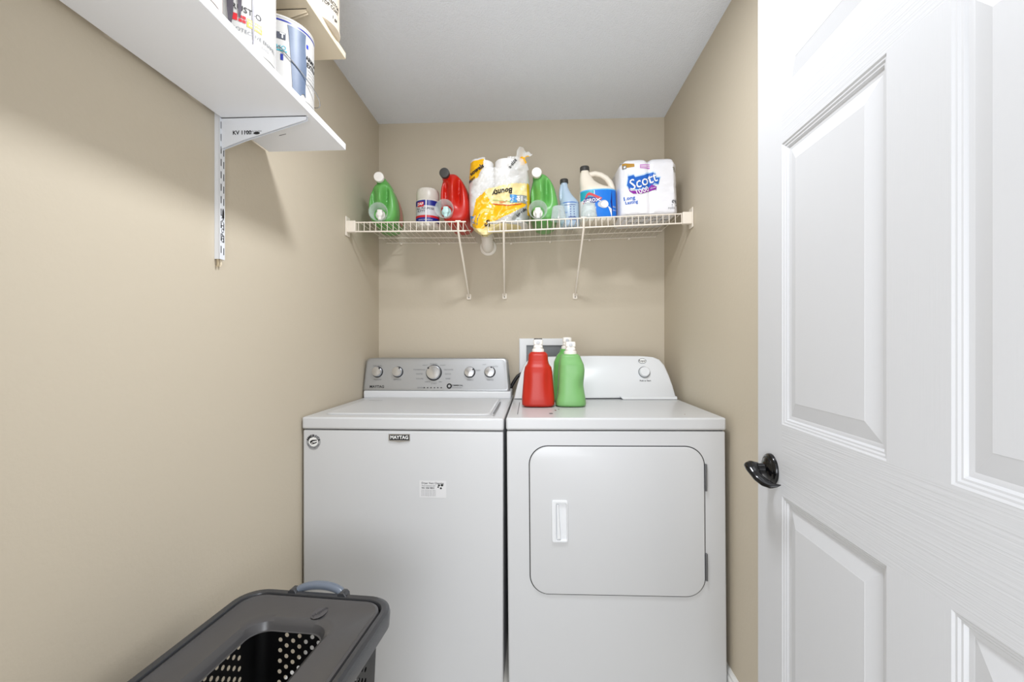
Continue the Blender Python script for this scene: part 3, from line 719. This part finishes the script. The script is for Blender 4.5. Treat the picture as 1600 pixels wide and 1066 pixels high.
T('Bounty', 11.5, ff(.004), M_ink, (786, -300.5), rot=math.pi + .12, bold=.03, sx=.95, shear=.2)
T('+12', 11, ff(.005), M_white, (816, -311), rot=math.pi, bold=.02); T('= 24', 7, ff(.005), M_white, (803, -312), rot=math.pi)
b.patch(797, 808, -318, -305, ff(.003), M_bfilm, 6, 6); b.patch(808, 823, -317.5, -305, ff(.003), M_gfilm, 8, 6)
T('towels', 9, ff(.004), M_ink, (745, -264), rot=.5, bold=.04); T('SELECT', 6, ff(.004), M_ink, (737, -279), rot=.2, bold=.05, sx=.6)
T('a-size', 8, ff(.004), M_ink, (801, -257), rot=.95, bold=.02)
T('Se', 11, ff(.004), M_ink, (762, -349), rot=1.57, bold=.03); T('big rolls', 6, ff(.004), M_ink, (815, -332), rot=.75, bold=.03)
T('tear', 7, ff(.004), M_white, (739, -342), rot=1.2)
b.poly([(733, -333), (741, -337), (751, -334), (747, -342), (746, -351), (739, -346), (734, -349), (735, -341)], ff(.003), M_bfilm)
T('new', 7, ff(.005), M_white, (740, -341), rot=1.1)
pl = lambda a, c_: None
for k in range(2):
    vs = []
    for i in range(21):
        px = 770 + 45 * i / 20; py = 312 + 4 * math.sin(i / 20 * 3) + k * 6
        vs += [film(px, py, .003), film(px, py + 1.1, .003)]
    b.add(vs, [(2 * i, 2 * i + 2, 2 * i + 3, 2 * i + 1) for i in range(20)], M_grnf if k == 0 else M_lred)
b.poly([(779, -316), (784, -319), (791, -318), (794, -314), (787, -316.5)], ff(.0035), mat('orange swoosh', 'D8824A', .4))
me = b.build('tmp', None, smooth=180, recalc=False)
old = bag.data; bag.data = me.data; bpy.data.objects.remove(me); bpy.data.meshes.remove(old)

# ------------------------------------------------------------------ pale blue bottle
p = atY(890, 350, 2.10); z0 = deckz(p.x)
t = thing('cleaner_bottle', 'pale blue translucent cleaner bottle with dark cap beside the bleach', 'bottle', (p.x + .002, 2.11, z0 + .001), (0, -aR, 0))
rg = []
for z, w, d, cx in ((0, .078, .078, .0), (.004, .088, .086, 0), (.02, .090, .088, 0), (.10, .090, .088, 0), (.112, .088, .086, 0), (.122, .078, .078, -.002), (.14, .058, .06, -.008), (.16, .044, .046, -.014), (.182, .032, .034, -.018), (.2, .030, .030, -.020), (.208, .030, .030, -.020)):
    rg.append(sring(cx, 0, z, w / 2, d / 2, 2.3, 44))
MB().loft(rg, M_bluebot).build('bottle_body', t, smooth=50)
b = MB(); b.tube([(-.030, -.004, .196), (-.036, -.006, .17), (-.038, -.008, .14), (-.034, -.008, .12)], [.008, .009, .009, .010], M_bluebot, 12); b.build('handle', t, smooth=60)
MB().lathe([(.0185, .204), (.019, .206), (.0188, .220), (.017, .223), (.0005, .2232)], M_capg, (-.020, 0, 0), n=24).build('cap', t, smooth=40)
b = MB(); f0 = cy(.0455, .0006)
b.patch(-.05, .05, .103, .106, f0, M_blue, 16, 1); b.patch(-.05, .05, .092, .094, f0, M_navy, 16, 1)
for k in range(5):
    for cxx in (.002, .018): b.poly(circ(cxx, .084 - k * .011, .0024, 10), f0, M_navy)
b.text('ammonia', .011, f0, M_navy, (.012, .038), bold=.02); b.text('cleaner', .011, f0, M_navy, (.012, .026), bold=.02); b.text('clear', .009, f0, M_blue, (-.02, .06))
b.build('label', t, recalc=False)

# two loose clear cups upside down at the shelf edge
for px, Y_, s_, lb in ((873, 1.968, .95, 'clear plastic cup upside down in front of the pale blue bottle'), (921, 1.955, .98, 'clear plastic cup upside down in front of the bleach jug')):
    p = atY(px, 350, Y_)
    o = MB().lathe([(.034 * s_, 0), (.036 * s_, .002), (.027 * s_, .060 * s_), (.024 * s_, .063 * s_), (.0005, .063 * s_), (.0005, .061 * s_), (.023 * s_, .061 * s_), (.0258 * s_, .058 * s_), (.0335 * s_, .003)], M_cup, n=40, cap0=False, cap1=False).build('measuring_cup', smooth=40)
    o.location = (p.x, Y_ + .01, deckz(p.x) + .001); o.rotation_euler = (0, -aR, 0); tag(o, lb, 'cup')

# ------------------------------------------------------------------ bleach jug
p = atY(940, 350, 2.03); z0 = deckz(p.x)
t = thing('bleach_jug', 'cream bleach jug with loop handle, dark cap and blue label', 'bleach bottle', (p.x - .010, 2.066, z0 + .001), (0, -aR, 0))
rg = []
for z, w, d, cx in ((0, .140, .10, 0), (.004, .152, .112, 0), (.02, .158, .118, 0), (.06, .160, .12, 0), (.135, .160, .12, 0), (.144, .156, .116, 0), (.152, .138, .11, -.008), (.160, .112, .10, -.020), (.174, .088, .08, -.034), (.19, .068, .064, -.044), (.21, .054, .052, -.050), (.226, .042, .042, -.053), (.234, .036, .036, -.053), (.242, .036, .036, -.053)):
    rg.append(sring(cx, 0, z, w / 2, d / 2, 2.6, 56))
MB().loft(rg, M_bleach).build('jug_body', t, smooth=50)
b = MB(); b.tube([(-.045, 0, .205), (-.03, 0, .222), (-.008, 0, .226), (.018, 0, .219), (.042, 0, .203), (.058, 0, .182), (.066, 0, .158), (.067, 0, .130)], [.011, .0125, .0125, .0125, .013, .0135, .014, .015], M_bleach, 18); b.build('handle', t, smooth=60)
MB().lathe([(.0205, .238), (.021, .24), (.0208, .255), (.019, .259), (.0005, .2595)], M_capg, (-.053, 0, 0), n=30).build('cap', t, smooth=40)
def bl_(off):
    def f(u, v):
        a, b_ = .0805 + off, .0605 + off; th_ = u / .075
        c_, s__ = math.cos(th_), math.sin(th_)
        return Vector((a * sup(s__, 2.6), -b_ * sup(c_, 2.6), v))
    return f
b = MB()
b.patch(-.095, .095, .016, .138, bl_(.0006), M_white, 36, 1)
b.patch(-.012, .095, .016, .138, bl_(.0010), mat('azure print', '0E78DC', .35), 20, 1); b.patch(-.095, .095, .133, .138, bl_(.0014), mat('sky print', '5DB6EE', .4), 36, 1); b.poly([(.04, .08), (.05, .133), (.095, .133), (.095, .016), (.05, .016)], bl_(.0012), M_navy)
b.patch(-.095, -.02, .094, .133, bl_(.0012), M_tealp, 14, 1)
b.poly([(-.02, .094), (.0, .105), (.02, .133), (-.02, .133)], bl_(.0014), M_tealp)
b.poly([(-.072, .080), (-.046, .120), (-.034, .126), (-.022, .121), (.006, .098), (.002, .088), (-.028, .112), (-.040, .112), (-.064, .078)], bl_(.0022), M_lred)
b.poly(circ(-.033, .090, .032, 28, .5), bl_(.0026), M_navy); b.text('CLOROX', .0205, bl_(.0032), M_white, (-.033, .089), bold=.02, sx=.85)
b.poly([(-.012, .016), (.045, .016), (.045, .05), (.03, .06), (-.012, .06)], bl_(.0016), M_white)
b.poly(circ(.012, .070, .016, 22, 1.1), bl_(.0024), M_ltgr); b.poly(circ(.015, .070, .013, 22, 1.1), bl_(.0028), M_white)
b.text('bleach', .011, bl_(.002), M_ltgr, (.066, .06), bold=.02); b.text('disinfects', .008, bl_(.002), M_white, (.066, .045))
b.build('label', t, recalc=False)

# ------------------------------------------------------------------ toilet paper pack
A, B = atY(971.5, 345, 1.965), atY(1061.5, 333, 1.945)
x0, x1 = A.x, B.x; pw = x1 - x0; ph = .236; pd = .235
t = thing('toilet_paper_pack', 'white plastic-wrapped toilet paper pack with blue and purple print', 'toilet paper', ((x0 + x1) / 2, 1.952, deckz((x0 + x1) / 2) + .001), (0, -aR, math.radians(1.5)))
def pk(u, v, off=0.0):     # front surface: two stacked columns of rolls under tight film
    s_ = u / (pw / 2); q = v / ph
    y = .010 * abs(math.cos(s_ * math.pi / 2 + math.pi / 2 * 0) if False else 1 - abs(math.sin(min(1, abs(s_)) * math.pi))) 
    y = .007 * math.exp(-(s_ / .07) ** 2) + .020 * max(0, abs(s_) - .86) ** 1 / .14 + .004 * math.exp(-((q - .5) / .04) ** 2)
    y += .010 * max(0, (q - .93) / .07) + .008 * max(0, (.06 - q) / .06)
    y += noise.noise(Vector((u * 30, v * 60, 2))) * .0022
    return Vector((u, y - off, v))
b = MB(); NUm, NVm = 44, 30
rings = []
for j in range(NVm + 1):
    q = j / NVm; v = ph * q; rr = []
    fr_ = [pk(-pw / 2 + pw * i / NUm, v) for i in range(NUm + 1)]
    for p_ in fr_:
        s_ = p_.x / (pw / 2)
        if q > .9: p_.z -= (q - .9) / .1 * (  .008 * math.exp(-(s_ / .12) ** 2) + .016 * max(0, abs(s_) - .8) / .2)
    k = 1
    rr = fr_ + [Vector((pw / 2 + .001, .04, fr_[-1].z)), Vector((pw / 2 + .001, pd - .03, fr_[-1].z)), Vector((pw / 2 - .02, pd, fr_[-1].z)), Vector((0, pd - .008, fr_[NUm // 2].z)), Vector((-pw / 2 + .02, pd, fr_[0].z)), Vector((-pw / 2 - .001, pd - .03, fr_[0].z)), Vector((-pw / 2 - .001, .04, fr_[0].z))]
    rings.append(rr)
cen = Vector((0, pd / 2, 0))
r_top = [Vector((p_.x * .90, pd / 2 + (p_.y - pd / 2) * .90, p_.z + .006)) for p_ in rings[-1]]
r_bot = [Vector((p_.x * .94, pd / 2 + (p_.y - pd / 2) * .94, p_.z)) for p_ in rings[0]]
for r_ in rings[:1]:
    for p_ in r_: p_.z += .006
b.loft([r_bot] + rings + [r_top], M_packw); b.build('wrapped_rolls', t, smooth=45)
fp = lambda off: (lambda u, v: pk(u, v, off))
X_ = lambda px: (px - 971.5) / 90 * pw - pw / 2
Z_ = lambda px, py: ph * (349.5 - (px - 971.5) * .16 - py) / 92
def PP(pts): return [(X_(a), Z_(a, c_)) for a, c_ in pts]
def grid(poly, off, m_, n=26):      # dense patch so that the print follows the film
    us = [p_[0] for p_ in poly]; vs_ = [p_[1] for p_ in poly]; u0, u1, v0, v1 = min(us), max(us), min(vs_), max(vs_)
    for i in range(n):
        a0, a1 = u0 + (u1 - u0) * i / n, u0 + (u1 - u0) * (i + 1) / n; am = (a0 + a1) / 2
        cr = []
        for k in range(len(poly)):
            (xa, ya), (xb, yb) = poly[k - 1], poly[k]
            if (xa > am) != (xb > am):
                sl = (yb - ya) / (xb - xa); cr.append((ya + (am - xa) * sl, sl))
        cr.sort()
        for c0_, c1_ in zip(cr[::2], cr[1::2]):
            lo_ = lambda x: c0_[0] + (x - am) * c0_[1]; hi = lambda x: c1_[0] + (x - am) * c1_[1]
            for q in range(6):
                f_ = lambda x, w: lo_(x) + (hi(x) - lo_(x)) * w
                b.add([pk(a0, f_(a0, q / 6), off), pk(a1, f_(a1, q / 6), off), pk(a1, f_(a1, (q + 1) / 6), off), pk(a0, f_(a0, (q + 1) / 6), off)], [(0, 1, 2, 3)], m_)
b = MB()
grid(PP([(978.5, 299), (982, 281), (992, 278), (994, 281), (1008, 276), (1012, 273), (1022, 270), (1027, 272), (1029, 278), (1035, 277), (1033, 283), (1031, 291), (1026, 291), (1022, 297), (1000, 304), (984, 305), (980, 300)]), .0012, mat('pale blue edge', 'BBD8F2', .4))
grid(PP([(980, 298), (983, 283), (991, 280), (994, 283), (1008, 278), (1013, 275), (1022, 272), (1026, 274), (1027, 280), (1033, 279), (1031, 290), (1024, 289), (1020, 295), (1000, 302), (984, 303)]), .0022, M_blue)
grid(PP([(982, 301), (986, 307), (1000, 304), (1014, 299), (1020, 292), (1028, 294), (1027, 299), (1017, 303), (1004, 309), (990, 311), (984, 308)]), .0030, M_purp)
b.text('Scott', .062, fp(.0046), M_white, (X_(1005.5), Z_(1005.5, 289)), rot=.30, bold=.008, sx=.92, shear=.12)
b.text('1000', .033, fp(.0046), M_white, (X_(1004), Z_(1004, 304.5)), rot=.30, bold=.008, sx=.95)
b.text('sheets', .009, fp(.0046), M_white, (X_(1022), Z_(1022, 297)), rot=.25)
b.text('Long', .022, fp(.002), M_blue, (X_(983.5), Z_(983.5, 319)), rot=.1, bold=.02, sx=1.1); b.text('Lasting', .019, fp(.002), M_blue, (X_(986.5), Z_(986.5, 325.5)), rot=.1, bold=.02)
grid(PP([(974, 262), (993, 261), (993, 266), (985, 268), (974, 271)]), .0012, M_gold); grid(PP([(1002, 261), (1018, 258), (1018, 266), (1002, 267)]), .0012, mat('pink print', 'C77FC9', .4))
for k in range(2): grid(PP([(1003, 262.6 + 2.2 * k), (1018, 259.8 + 2.6 * k), (1018, 260.8 + 2.6 * k), (1003, 263.4 + 2.2 * k)]), .002, M_white)
grid(PP([(974.5, 266), (980, 265.5), (980, 271), (974.5, 272)]), .002, M_inkg); grid(PP([(976, 267.5), (978.6, 267), (978.6, 270), (976, 270.4)]), .003, M_white, 4)
b.text('FSC', .014, fp(.002), mat('olive print', '7D7A55', .5), (X_(1057), Z_(1057, 262)), rot=-1.2, bold=.04)
b.text('12', .030, fp(.002), M_inkg, (X_(1056), Z_(1056, 318)), rot=1.57, bold=.05)
b.text('rolls', .016, fp(.002), M_inkg, (X_(1050), Z_(1050, 327)), rot=0)
for k, (a, c_) in enumerate(((-.06, .05), (.02, .05), (.07, .09), (-.03, .12), (.05, .17))):
    b.text('bath tissue', .018, lambda u, v: Vector((u, v, -.0004)), M_ink, (a, c_), bold=.03)
b.build('print', t, recalc=False)
b = MB()   # gathered film at the top
vs = []
for i in range(25):
    s_ = -1 + 2 * i / 24; u = s_ * pw * .46
    zt = ph - .004 - .012 * math.exp(-(s_ / .12) ** 2)
    vs += [Vector((u, .03, zt)), Vector((u, .055 + .01 * math.sin(i * 1.3), zt + .010 + .006 * math.sin(i * .9) + .004 * math.sin(i * 2.3))), Vector((u, .10, zt + .004))]
b.add(vs, [(3 * i + k, 3 * i + 3 + k, 3 * i + 4 + k, 3 * i + 1 + k) for i in range(24) for k in range(2)], M_film); b.build('gathered_film', t, smooth=80)

# ------------------------------------------------------------------ shelves on the left wall
YE = 1.335
SX0, SX1 = -.800, -.5634
Z1 = 1.748; Z2 = 2.020
for i, (z, m_, lb) in enumerate(((Z1, M_board, 'white shelf board under the row of white paint cans'), (Z2, M_cream, 'almond shelf board above the white paint cans'))):
    o = MB((-.68, .7, z)).box(SX0, SX1, .16, YE, z, z + .019, m_).build('shelf_board', bevel=.0015)
    tag(o, lb, 'shelf board')
rt = thing('shelf_standard', 'white slotted steel upright on the wall holding the shelf brackets', 'shelf standard', (XL, 1.130, 1.386))
RO = tuple(rt.location)
sx = XL + .0145
b = MB(RO)
ya, yb_ = 1.1215, 1.1405
b.box(XL + .0005, sx - .0015, ya, ya + .0015, 1.386, 2.26, M_std); b.box(XL + .0005, sx - .0015, yb_ - .0015, yb_, 1.386, 2.26, M_std); b.box(sx - .002, sx, ya, yb_, 1.386, 2.26, M_std)
z = 1.398; k = 0
while z < 2.24:
    if not (1.745 < z + .012 < 1.77):
        for yy, dz in ((1.1262, .004), (1.1362, 0)):
            b.box(sx - .001, sx + .0003, yy - .0013, yy + .0013, z + dz, z + dz + .018, M_ink)
    z += .0318
b.build('channel', rt)
b = MB(RO)
b.poly(circ(1.1335, 1.503, .0035, 14, 4.2), lambda u, v: Vector((sx + .0006, u, v)), M_ink)
b.text('KV LOAD', .012, lambda u, v: Vector((sx + .0006, u, v)), M_ink, (1.131, 1.465), rot=-math.pi / 2, sx=1.4)
b.build('print', rt, recalc=False)
b = MB(RO); b.tube([(XL + .006, 1.126, 1.392), (XL + .007, 1.126, 1.372), (XL + .004, 1.126, 1.367)], .003, mat('tan anchor plastic', 'B9A98B', .5), 8)
b.tube([(XL + .006, 1.136, 1.392), (XL + .007, 1.136, 1.374), (XL + .004, 1.136, 1.369)], .003, M_cream, 8); b.build('screw_anchor', rt)
for z, m_, nm in ((Z1, M_std, 'white'), (Z2, M_cream, 'almond')):
    b = MB(RO); xt = -.578
    prof = [(sx, z + .0008), (xt, z + .0008), (xt, z - .010), (-.66, z - .034), (-.742, z - .058), (sx + .004, z - .078), (sx, z - .080)]
    for y_ in (1.1265, 1.1345):
        b.prism(prof, lambda x, q: Vector((x, y_, q)), lambda x, q: Vector((x, y_ + .0015, q)), m_)
    b.box(sx, xt, 1.1265, 1.136, z - .002, z + .0008, m_)
    bo = b.build('bracket', rt, label=nm + ' shelf bracket')
    if z == Z1:
        b = MB(RO); fb = lambda u, v: Vector((u, 1.1262, v))
        def bp(px, py): q = atY(px, py, 1.1262); return q.x, q.z
        b.text('KV 1100', .014, fb, M_ink, bp(378, 207.5), bold=.03); b.text('heavy duty bracket', .006, fb, M_ink, bp(395, 205)); b.text('made in usa', .005, fb, M_inkg, bp(392, 209))
        u, v = bp(401, 208); b.poly(circ(u, v, .0085, 18, .4), fb, M_ink)
        b.poly([bp(436, 211.5), bp(447, 209), bp(447, 209.8), bp(436, 212.4)], fb, M_ink)
        b.build('print', bo, recalc=False)

# ------------------------------------------------------------------ paint cans
CR = .084
def can(label, x, y, z, bodym, dress, r=CR, h=.190, bail=True):
    t = thing('paint_can', label, 'paint can', (x, y, z), (0, 0, math.atan2(-x, y) * 1.0))
    MB().lathe([(r - .003, 0), (r, .001), (r + .001, .004), (r - .001, .007), (r - .001, h - .007), (r + .001, h - .004), (r, h), (r - .004, h), (r - .007, h - .006), (.0005, h - .006)], bodym, n=56).build('can_body', t, smooth=40)
    b = MB(); b.lathe([(r - .012, h - .007), (r - .013, h + .001), (r - .020, h + .001), (r - .022, h - .003), (.0005, h - .003)], M_metal, n=48); b.build('lid', t, smooth=40)
    if bail:
        b = MB(); pts = []
        for i in range(21):
            a = math.pi * i / 20; pts.append(((r + .014 * math.sin(a)) * math.sin(a) if True else 0, -(r + .003) * math.cos(a) * (1 if a > 1.57 else 1), h * .60 - .080 * math.sin(a)))
        b.tube(pts, .0013, M_metal, 6); b.build('bail_handle', t)
    b = MB(); dress(b, r); b.build('label', t, recalc=False); return t
def d1(b, r):
    f = lambda o: cy(r - .001, .0008 + o)
    b.patch(-.12, .12, .008, .182, f(0), M_can, 36, 1)
    b.text('RUST-O', .0165, f(.0008), M_ink, (.026, .081), bold=.01)
    for k in range(2):
        for q in range(2): b.patch(.010 + k * .007, .016 + k * .007, .054 + q * .008, .060 + q * .008, f(.0008), M_lred, 2, 1)
    b.patch(-.006, .008, .054, .068, f(.0008), M_lred, 4, 1)
    b.patch(.025, .056, .050, .067, f(.0008), M_yel, 6, 1); b.text('OIL BASED', .007, f(.0012), M_white, (.041, .062)); b.text('ENAMEL', .007, f(.0012), M_white, (.041, .055))
    b.text('PROTECTIVE ENAMEL', .011, f(.0008), M_inkg, (.046, .038)); b.text('gloss finish', .010, f(.0008), M_ltgr, (.055, .026))
    for (u, w_, z0_) in ((-.004, .011, .045), (.012, .007, .060), (.037, .004, .018), (-.030, .009, .03), (-.05, .006, .07)):
        pts = [(u - w_, .184), (u + w_, .184), (u + w_ * .55, .12), (u + w_ * .45, z0_ + .02), (u + w_ * .2, z0_), (u - w_ * .3, z0_ + .004), (u - w_ * .5, z0_ + .03), (u - w_ * .6, .12)]
        b.poly(pts, f(.0014), M_drip)
    b.patch(-.075, -.028, .03, .184, f(.001), mat('pinkish old paint', 'C9A9A6', .6, vary=(40, 'E6D9D4')), 8, 1)
def d2(b, r):
    f = lambda o: cy(r - .001, .0008 + o)
    b.patch(-.12, .12, .008, .182, f(0), M_can, 36, 1); b.patch(-.12, .12, .176, .180, f(.0004), M_navy, 36, 1)
    b.patch(-.004, .015, .132, .148, f(.0008), mat('dark slate print', '4A4D57', .4), 3, 1); b.text('T', .016, f(.0014), M_white, (.008, .140), bold=.04)
    b.text('HO', .014, f(.0008), M_tealp, (.006, .112)); b.patch(-.004, .018, .103, .106, f(.0008), M_tealp, 3, 1); b.patch(.004, .010, .082, .097, f(.0008), M_navy, 2, 1)
    P_ = [(.022, .180), (.075, .176), (.071, .150), (.069, .10), (.070, .05), (.071, .012), (.060, .018), (.052, .024), (.044, .022), (.040, .07), (.036, .11), (.028, .145)]
    vs = []
    for j in range(17):
        a = j / 16; z = .172 - a * .160; l = .019 + .012 * a ** .7; r_ = .067 - .002 * math.sin(a * 9)
        for i in range(7):
            vs.append(f(.0012 + .0012 * math.sin(math.pi * i / 6))(l + (r_ - l) * i / 6, z - (.010 * math.sin(i) if j == 16 else 0)))
    b.add(vs, [(j * 7 + i, j * 7 + i + 1, j * 7 + i + 8, j * 7 + i + 7) for j in range(16) for i in range(6)], M_drip2)
    b.text('ARMOR', .016, f(.0008), M_ink, (.092, .118), bold=.03, sx=.9); b.text('EXTRA', .016, f(.0008), M_ink, (.092, .102), bold=.03, sx=.9)
    for k in range(5): b.text('exterior porch floor', .006, f(.0008), M_inkg, (.098, .090 - .009 * k))
    b.patch(.069, .076, .142, .152, f(.0006), mat('cobalt print', '2A3FC0', .4), 3, 1)
def d3(b, r):
    f = lambda o: cy(r - .001, .0008 + o)
    b.text('PROTECTOR', .014, f(0), M_ink, (.068, .060), bold=.02, sx=.9); b.text('TOP COAT', .014, f(0), M_ink, (.068, .046), bold=.02, sx=.9)
    b.text('1 gal', .012, f(0), M_ink, (.082, .022), bold=.02)
def d0(b, r):
    f = lambda o: cy(r - .001, .0008 + o)
    b.patch(-.12, .12, .008, .182, f(0), mat('pinkish old paint', 'C9A9A6', .6), 36, 1)
    for u in (.02, .05, .075): b.poly([(u, .18), (u + .014, .18), (u + .008, .05), (u + .004, .03)], f(.001), M_drip)
zc1 = Z1 + .019
can('white paint can with dark drips and red and yellow label', -.652, .953, zc1, M_can, d1, bail=False)
can('white paint can with a large slate blue paint spill', -.652, 1.130, zc1, M_can, d2)
can('pinkish paint-smeared can behind the can with dark drips', -.652, .776, zc1, M_can, d0, bail=False)
can('cream paint can with black lettering on the almond shelf', -.632, 1.236, Z2 + .019, M_cans, d3, r=.086, bail=False)

# ------------------------------------------------------------------ laundry hamper
HZ = .572; HW, HL = .195, .255
hr = thing('laundry_hamper', 'charcoal plastic laundry hamper with rounded lid opening and perforated sides', 'hamper', (-.540, .842, FZ), (0, 0, math.radians(-4.2)))
def rring(hw, hl, z, r, n=10): return [Vector((x, y, z)) for x, y in rrect(-hw, hw, -hl, hl, r, n)]
# rim collar
b = MB(); b.loft([rring(HW - .010, HL - .010, HZ - .045, .060), rring(HW - .002, HL - .002, HZ - .040, .062), rring(HW, HL, HZ - .012, .064), rring(HW - .002, HL - .002, HZ - .003, .063), rring(HW - .008, HL - .008, HZ + .001, .060), rring(HW - .018, HL - .018, HZ - .001, .052), rring(HW - .021, HL - .021, HZ - .008, .050), rring(HW - .020, HL - .020, HZ - .043, .050)], M_hamd if False else mat('hamper rim plastic', '3A3B3E', .25), False, False)
b.build('rim', hr, smooth=40)
# lid flange with opening
OC = (-.008, .012); OW, OL = .088, .135
def oring(w, l, z, r): return [Vector((x + OC[0], y + OC[1], z)) for x, y in rrect(-w, w, -l, l, r, 10)]
b = MB()
b.loft([rring(HW - .0225, HL - .0225, HZ - .012, .048), rring(HW - .0245, HL - .0245, HZ - .003, .047), rring(HW - .030, HL - .030, HZ - .001, .044), rring(HW - .036, HL - .036, HZ - .0045, .040), oring(OW + .024, OL + .024, HZ - .011, .058), oring(OW + .012, OL + .012, HZ - .010, .050), oring(OW + .004, OL + .004, HZ - .015, .046), oring(OW + .001, OL + .001, HZ - .022, .044), oring(OW - .002, OL - .002, HZ - .031, .042), oring(OW - .005, OL - .005, HZ - .032, .040)], M_ham, False, False)
lid = b.build('lid', hr, smooth=35)
b = MB(); f = lambda u, v: Vector((u, v, HZ - .0045))
b.poly(circ(.034, .183, .016, 24, 1.6), lambda u, v: Vector((u, v, HZ - .0072)), mat('lid emboss', '504E50', .3)); b.text('Home', .017, lambda u, v: Vector((u, v, HZ - .0066)), mat('lid emboss ink', '3A393D', .4), (.034, .183), rot=1.2, shear=.3)
b.build('emblem', lid, recalc=False)
# perforated basket
b = MB()
ZB, ZTp = .03, HZ - .045
tw = lambda z: HW - .040 - .015 * (ZTp - z) / ZTp
tl_ = lambda z: HL - .014 - .028 * (ZTp - z) / ZTp
def side(pt, span, zr0, zr1):      # pt(a, z) with a in metres from the middle of the side
    cwid, ch, hr_ = .033, .0125, .0053
    nr = int((zr1 - zr0) / ch); nc = int(2 * span / cwid)
    x0_ = -nc * cwid / 2
    for r_ in range(nr):
        zc_ = zr0 + (r_ + .5) * ch; off = (cwid / 2) if r_ % 2 else 0
        lo_, hi_ = -span, span
        edges = [lo_]
        ncell = nc - (1 if r_ % 2 else 0)
        st_ = x0_ + off
        if st_ > lo_ + 1e-5: b.add([pt(lo_, zc_ - ch / 2), pt(st_, zc_ - ch / 2), pt(st_, zc_ + ch / 2), pt(lo_, zc_ + ch / 2)], [(0, 1, 2, 3)], M_hamd)
        for c_ in range(ncell):
            xc = st_ + (c_ + .5) * cwid
            sq = [(1, 0), (1, 1), (0, 1), (-1, 1), (-1, 0), (-1, -1), (0, -1), (1, -1)]
            outer = [pt(xc + a * cwid / 2, zc_ + e * ch / 2) for a, e in sq]
            inner = [pt(xc + hr_ * math.cos(k * math.pi / 4), zc_ + hr_ * math.sin(k * math.pi / 4)) for k in range(8)]
            b.add(outer + inner, [(k, (k + 1) % 8, 8 + (k + 1) % 8, 8 + k) for k in range(8)], M_hamd)
        en_ = st_ + ncell * cwid
        if en_ < hi_ - 1e-5: b.add([pt(en_, zc_ - ch / 2), pt(hi_, zc_ - ch / 2), pt(hi_, zc_ + ch / 2), pt(en_, zc_ + ch / 2)], [(0, 1, 2, 3)], M_hamd)
    return zr0 + nr * ch
cr_ = .022
zlo, zhi = .15, ZTp - .02
for sg in (1, -1):
    e1 = side(lambda a, z: Vector((a * sg, sg * tl_(z), z)), .120, zlo, zhi); e2 = side(lambda a, z: Vector((sg * tw(z), -a * sg, z)), .195, zlo, zhi)
def colring(z): return [Vector((x, y, z)) for x, y in rrect(-tw(z), tw(z), -tl_(z), tl_(z), cr_, 8)]
zl = [ZB, zlo]; b.loft([colring(ZB - .028), colring(ZB), colring(zlo)], M_hamd, True, False); b.loft([colring(e1), colring(ZTp + .02)], M_hamd, False, False)
# solid corner strips between perforated fields
for sx_ in (1, -1):
    for sy_ in (1, -1):
        def strip(z):
            pts = [Vector((.120, tl_(z), z))] + [Vector((tw(z) - cr_ + cr_ * math.sin(a * math.pi / 16), tl_(z) - cr_ + cr_ * math.cos(a * math.pi / 16), z)) for a in range(9)] + [Vector((tw(z), .195, z))]
            return [Vector((p_.x * sx_, p_.y * sy_, p_.z)) for p_ in pts]
        s0, s1 = strip(zlo), strip(e1); n = len(s0)
        b.add(s0 + s1, [(i, i + 1, n + i + 1, n + i) for i in range(n - 1)], M_hamd)
b.build('basket', hr, smooth=50, recalc=False)
# handle bows
for sg in (1, -1):
    b = MB(); pts = []
    for i in range(17):
        a = math.pi * i / 16; pts.append((-.006 - .062 * math.cos(a), sg * (HL - .004 + .012 * math.sin(a)), HZ - .012 + .022 * math.sin(a) ** .8))
    b.tube(pts, [.0105 + .0025 * math.sin(math.pi * i / 16) for i in range(17)], M_handle, 14, .8)
    h_ = b.build('handle', hr, smooth=60, label='slate blue-grey grip')
    for s2 in (-1, 1):
        b = MB(); b.loft([[Vector((-.006 + s2 * .064 + a * w_, sg * (HL - .006 + c_ * .011), HZ + z_)) for a, c_ in ((-1, -1), (1, -1), (1, 1), (-1, 1))] for w_, z_ in ((.014, -.02), (.011, .002), (.005, .008))], mat('hamper rim plastic', '3A3B3E', .25))
        b.build('grip_mount', h_, bevel=.002)
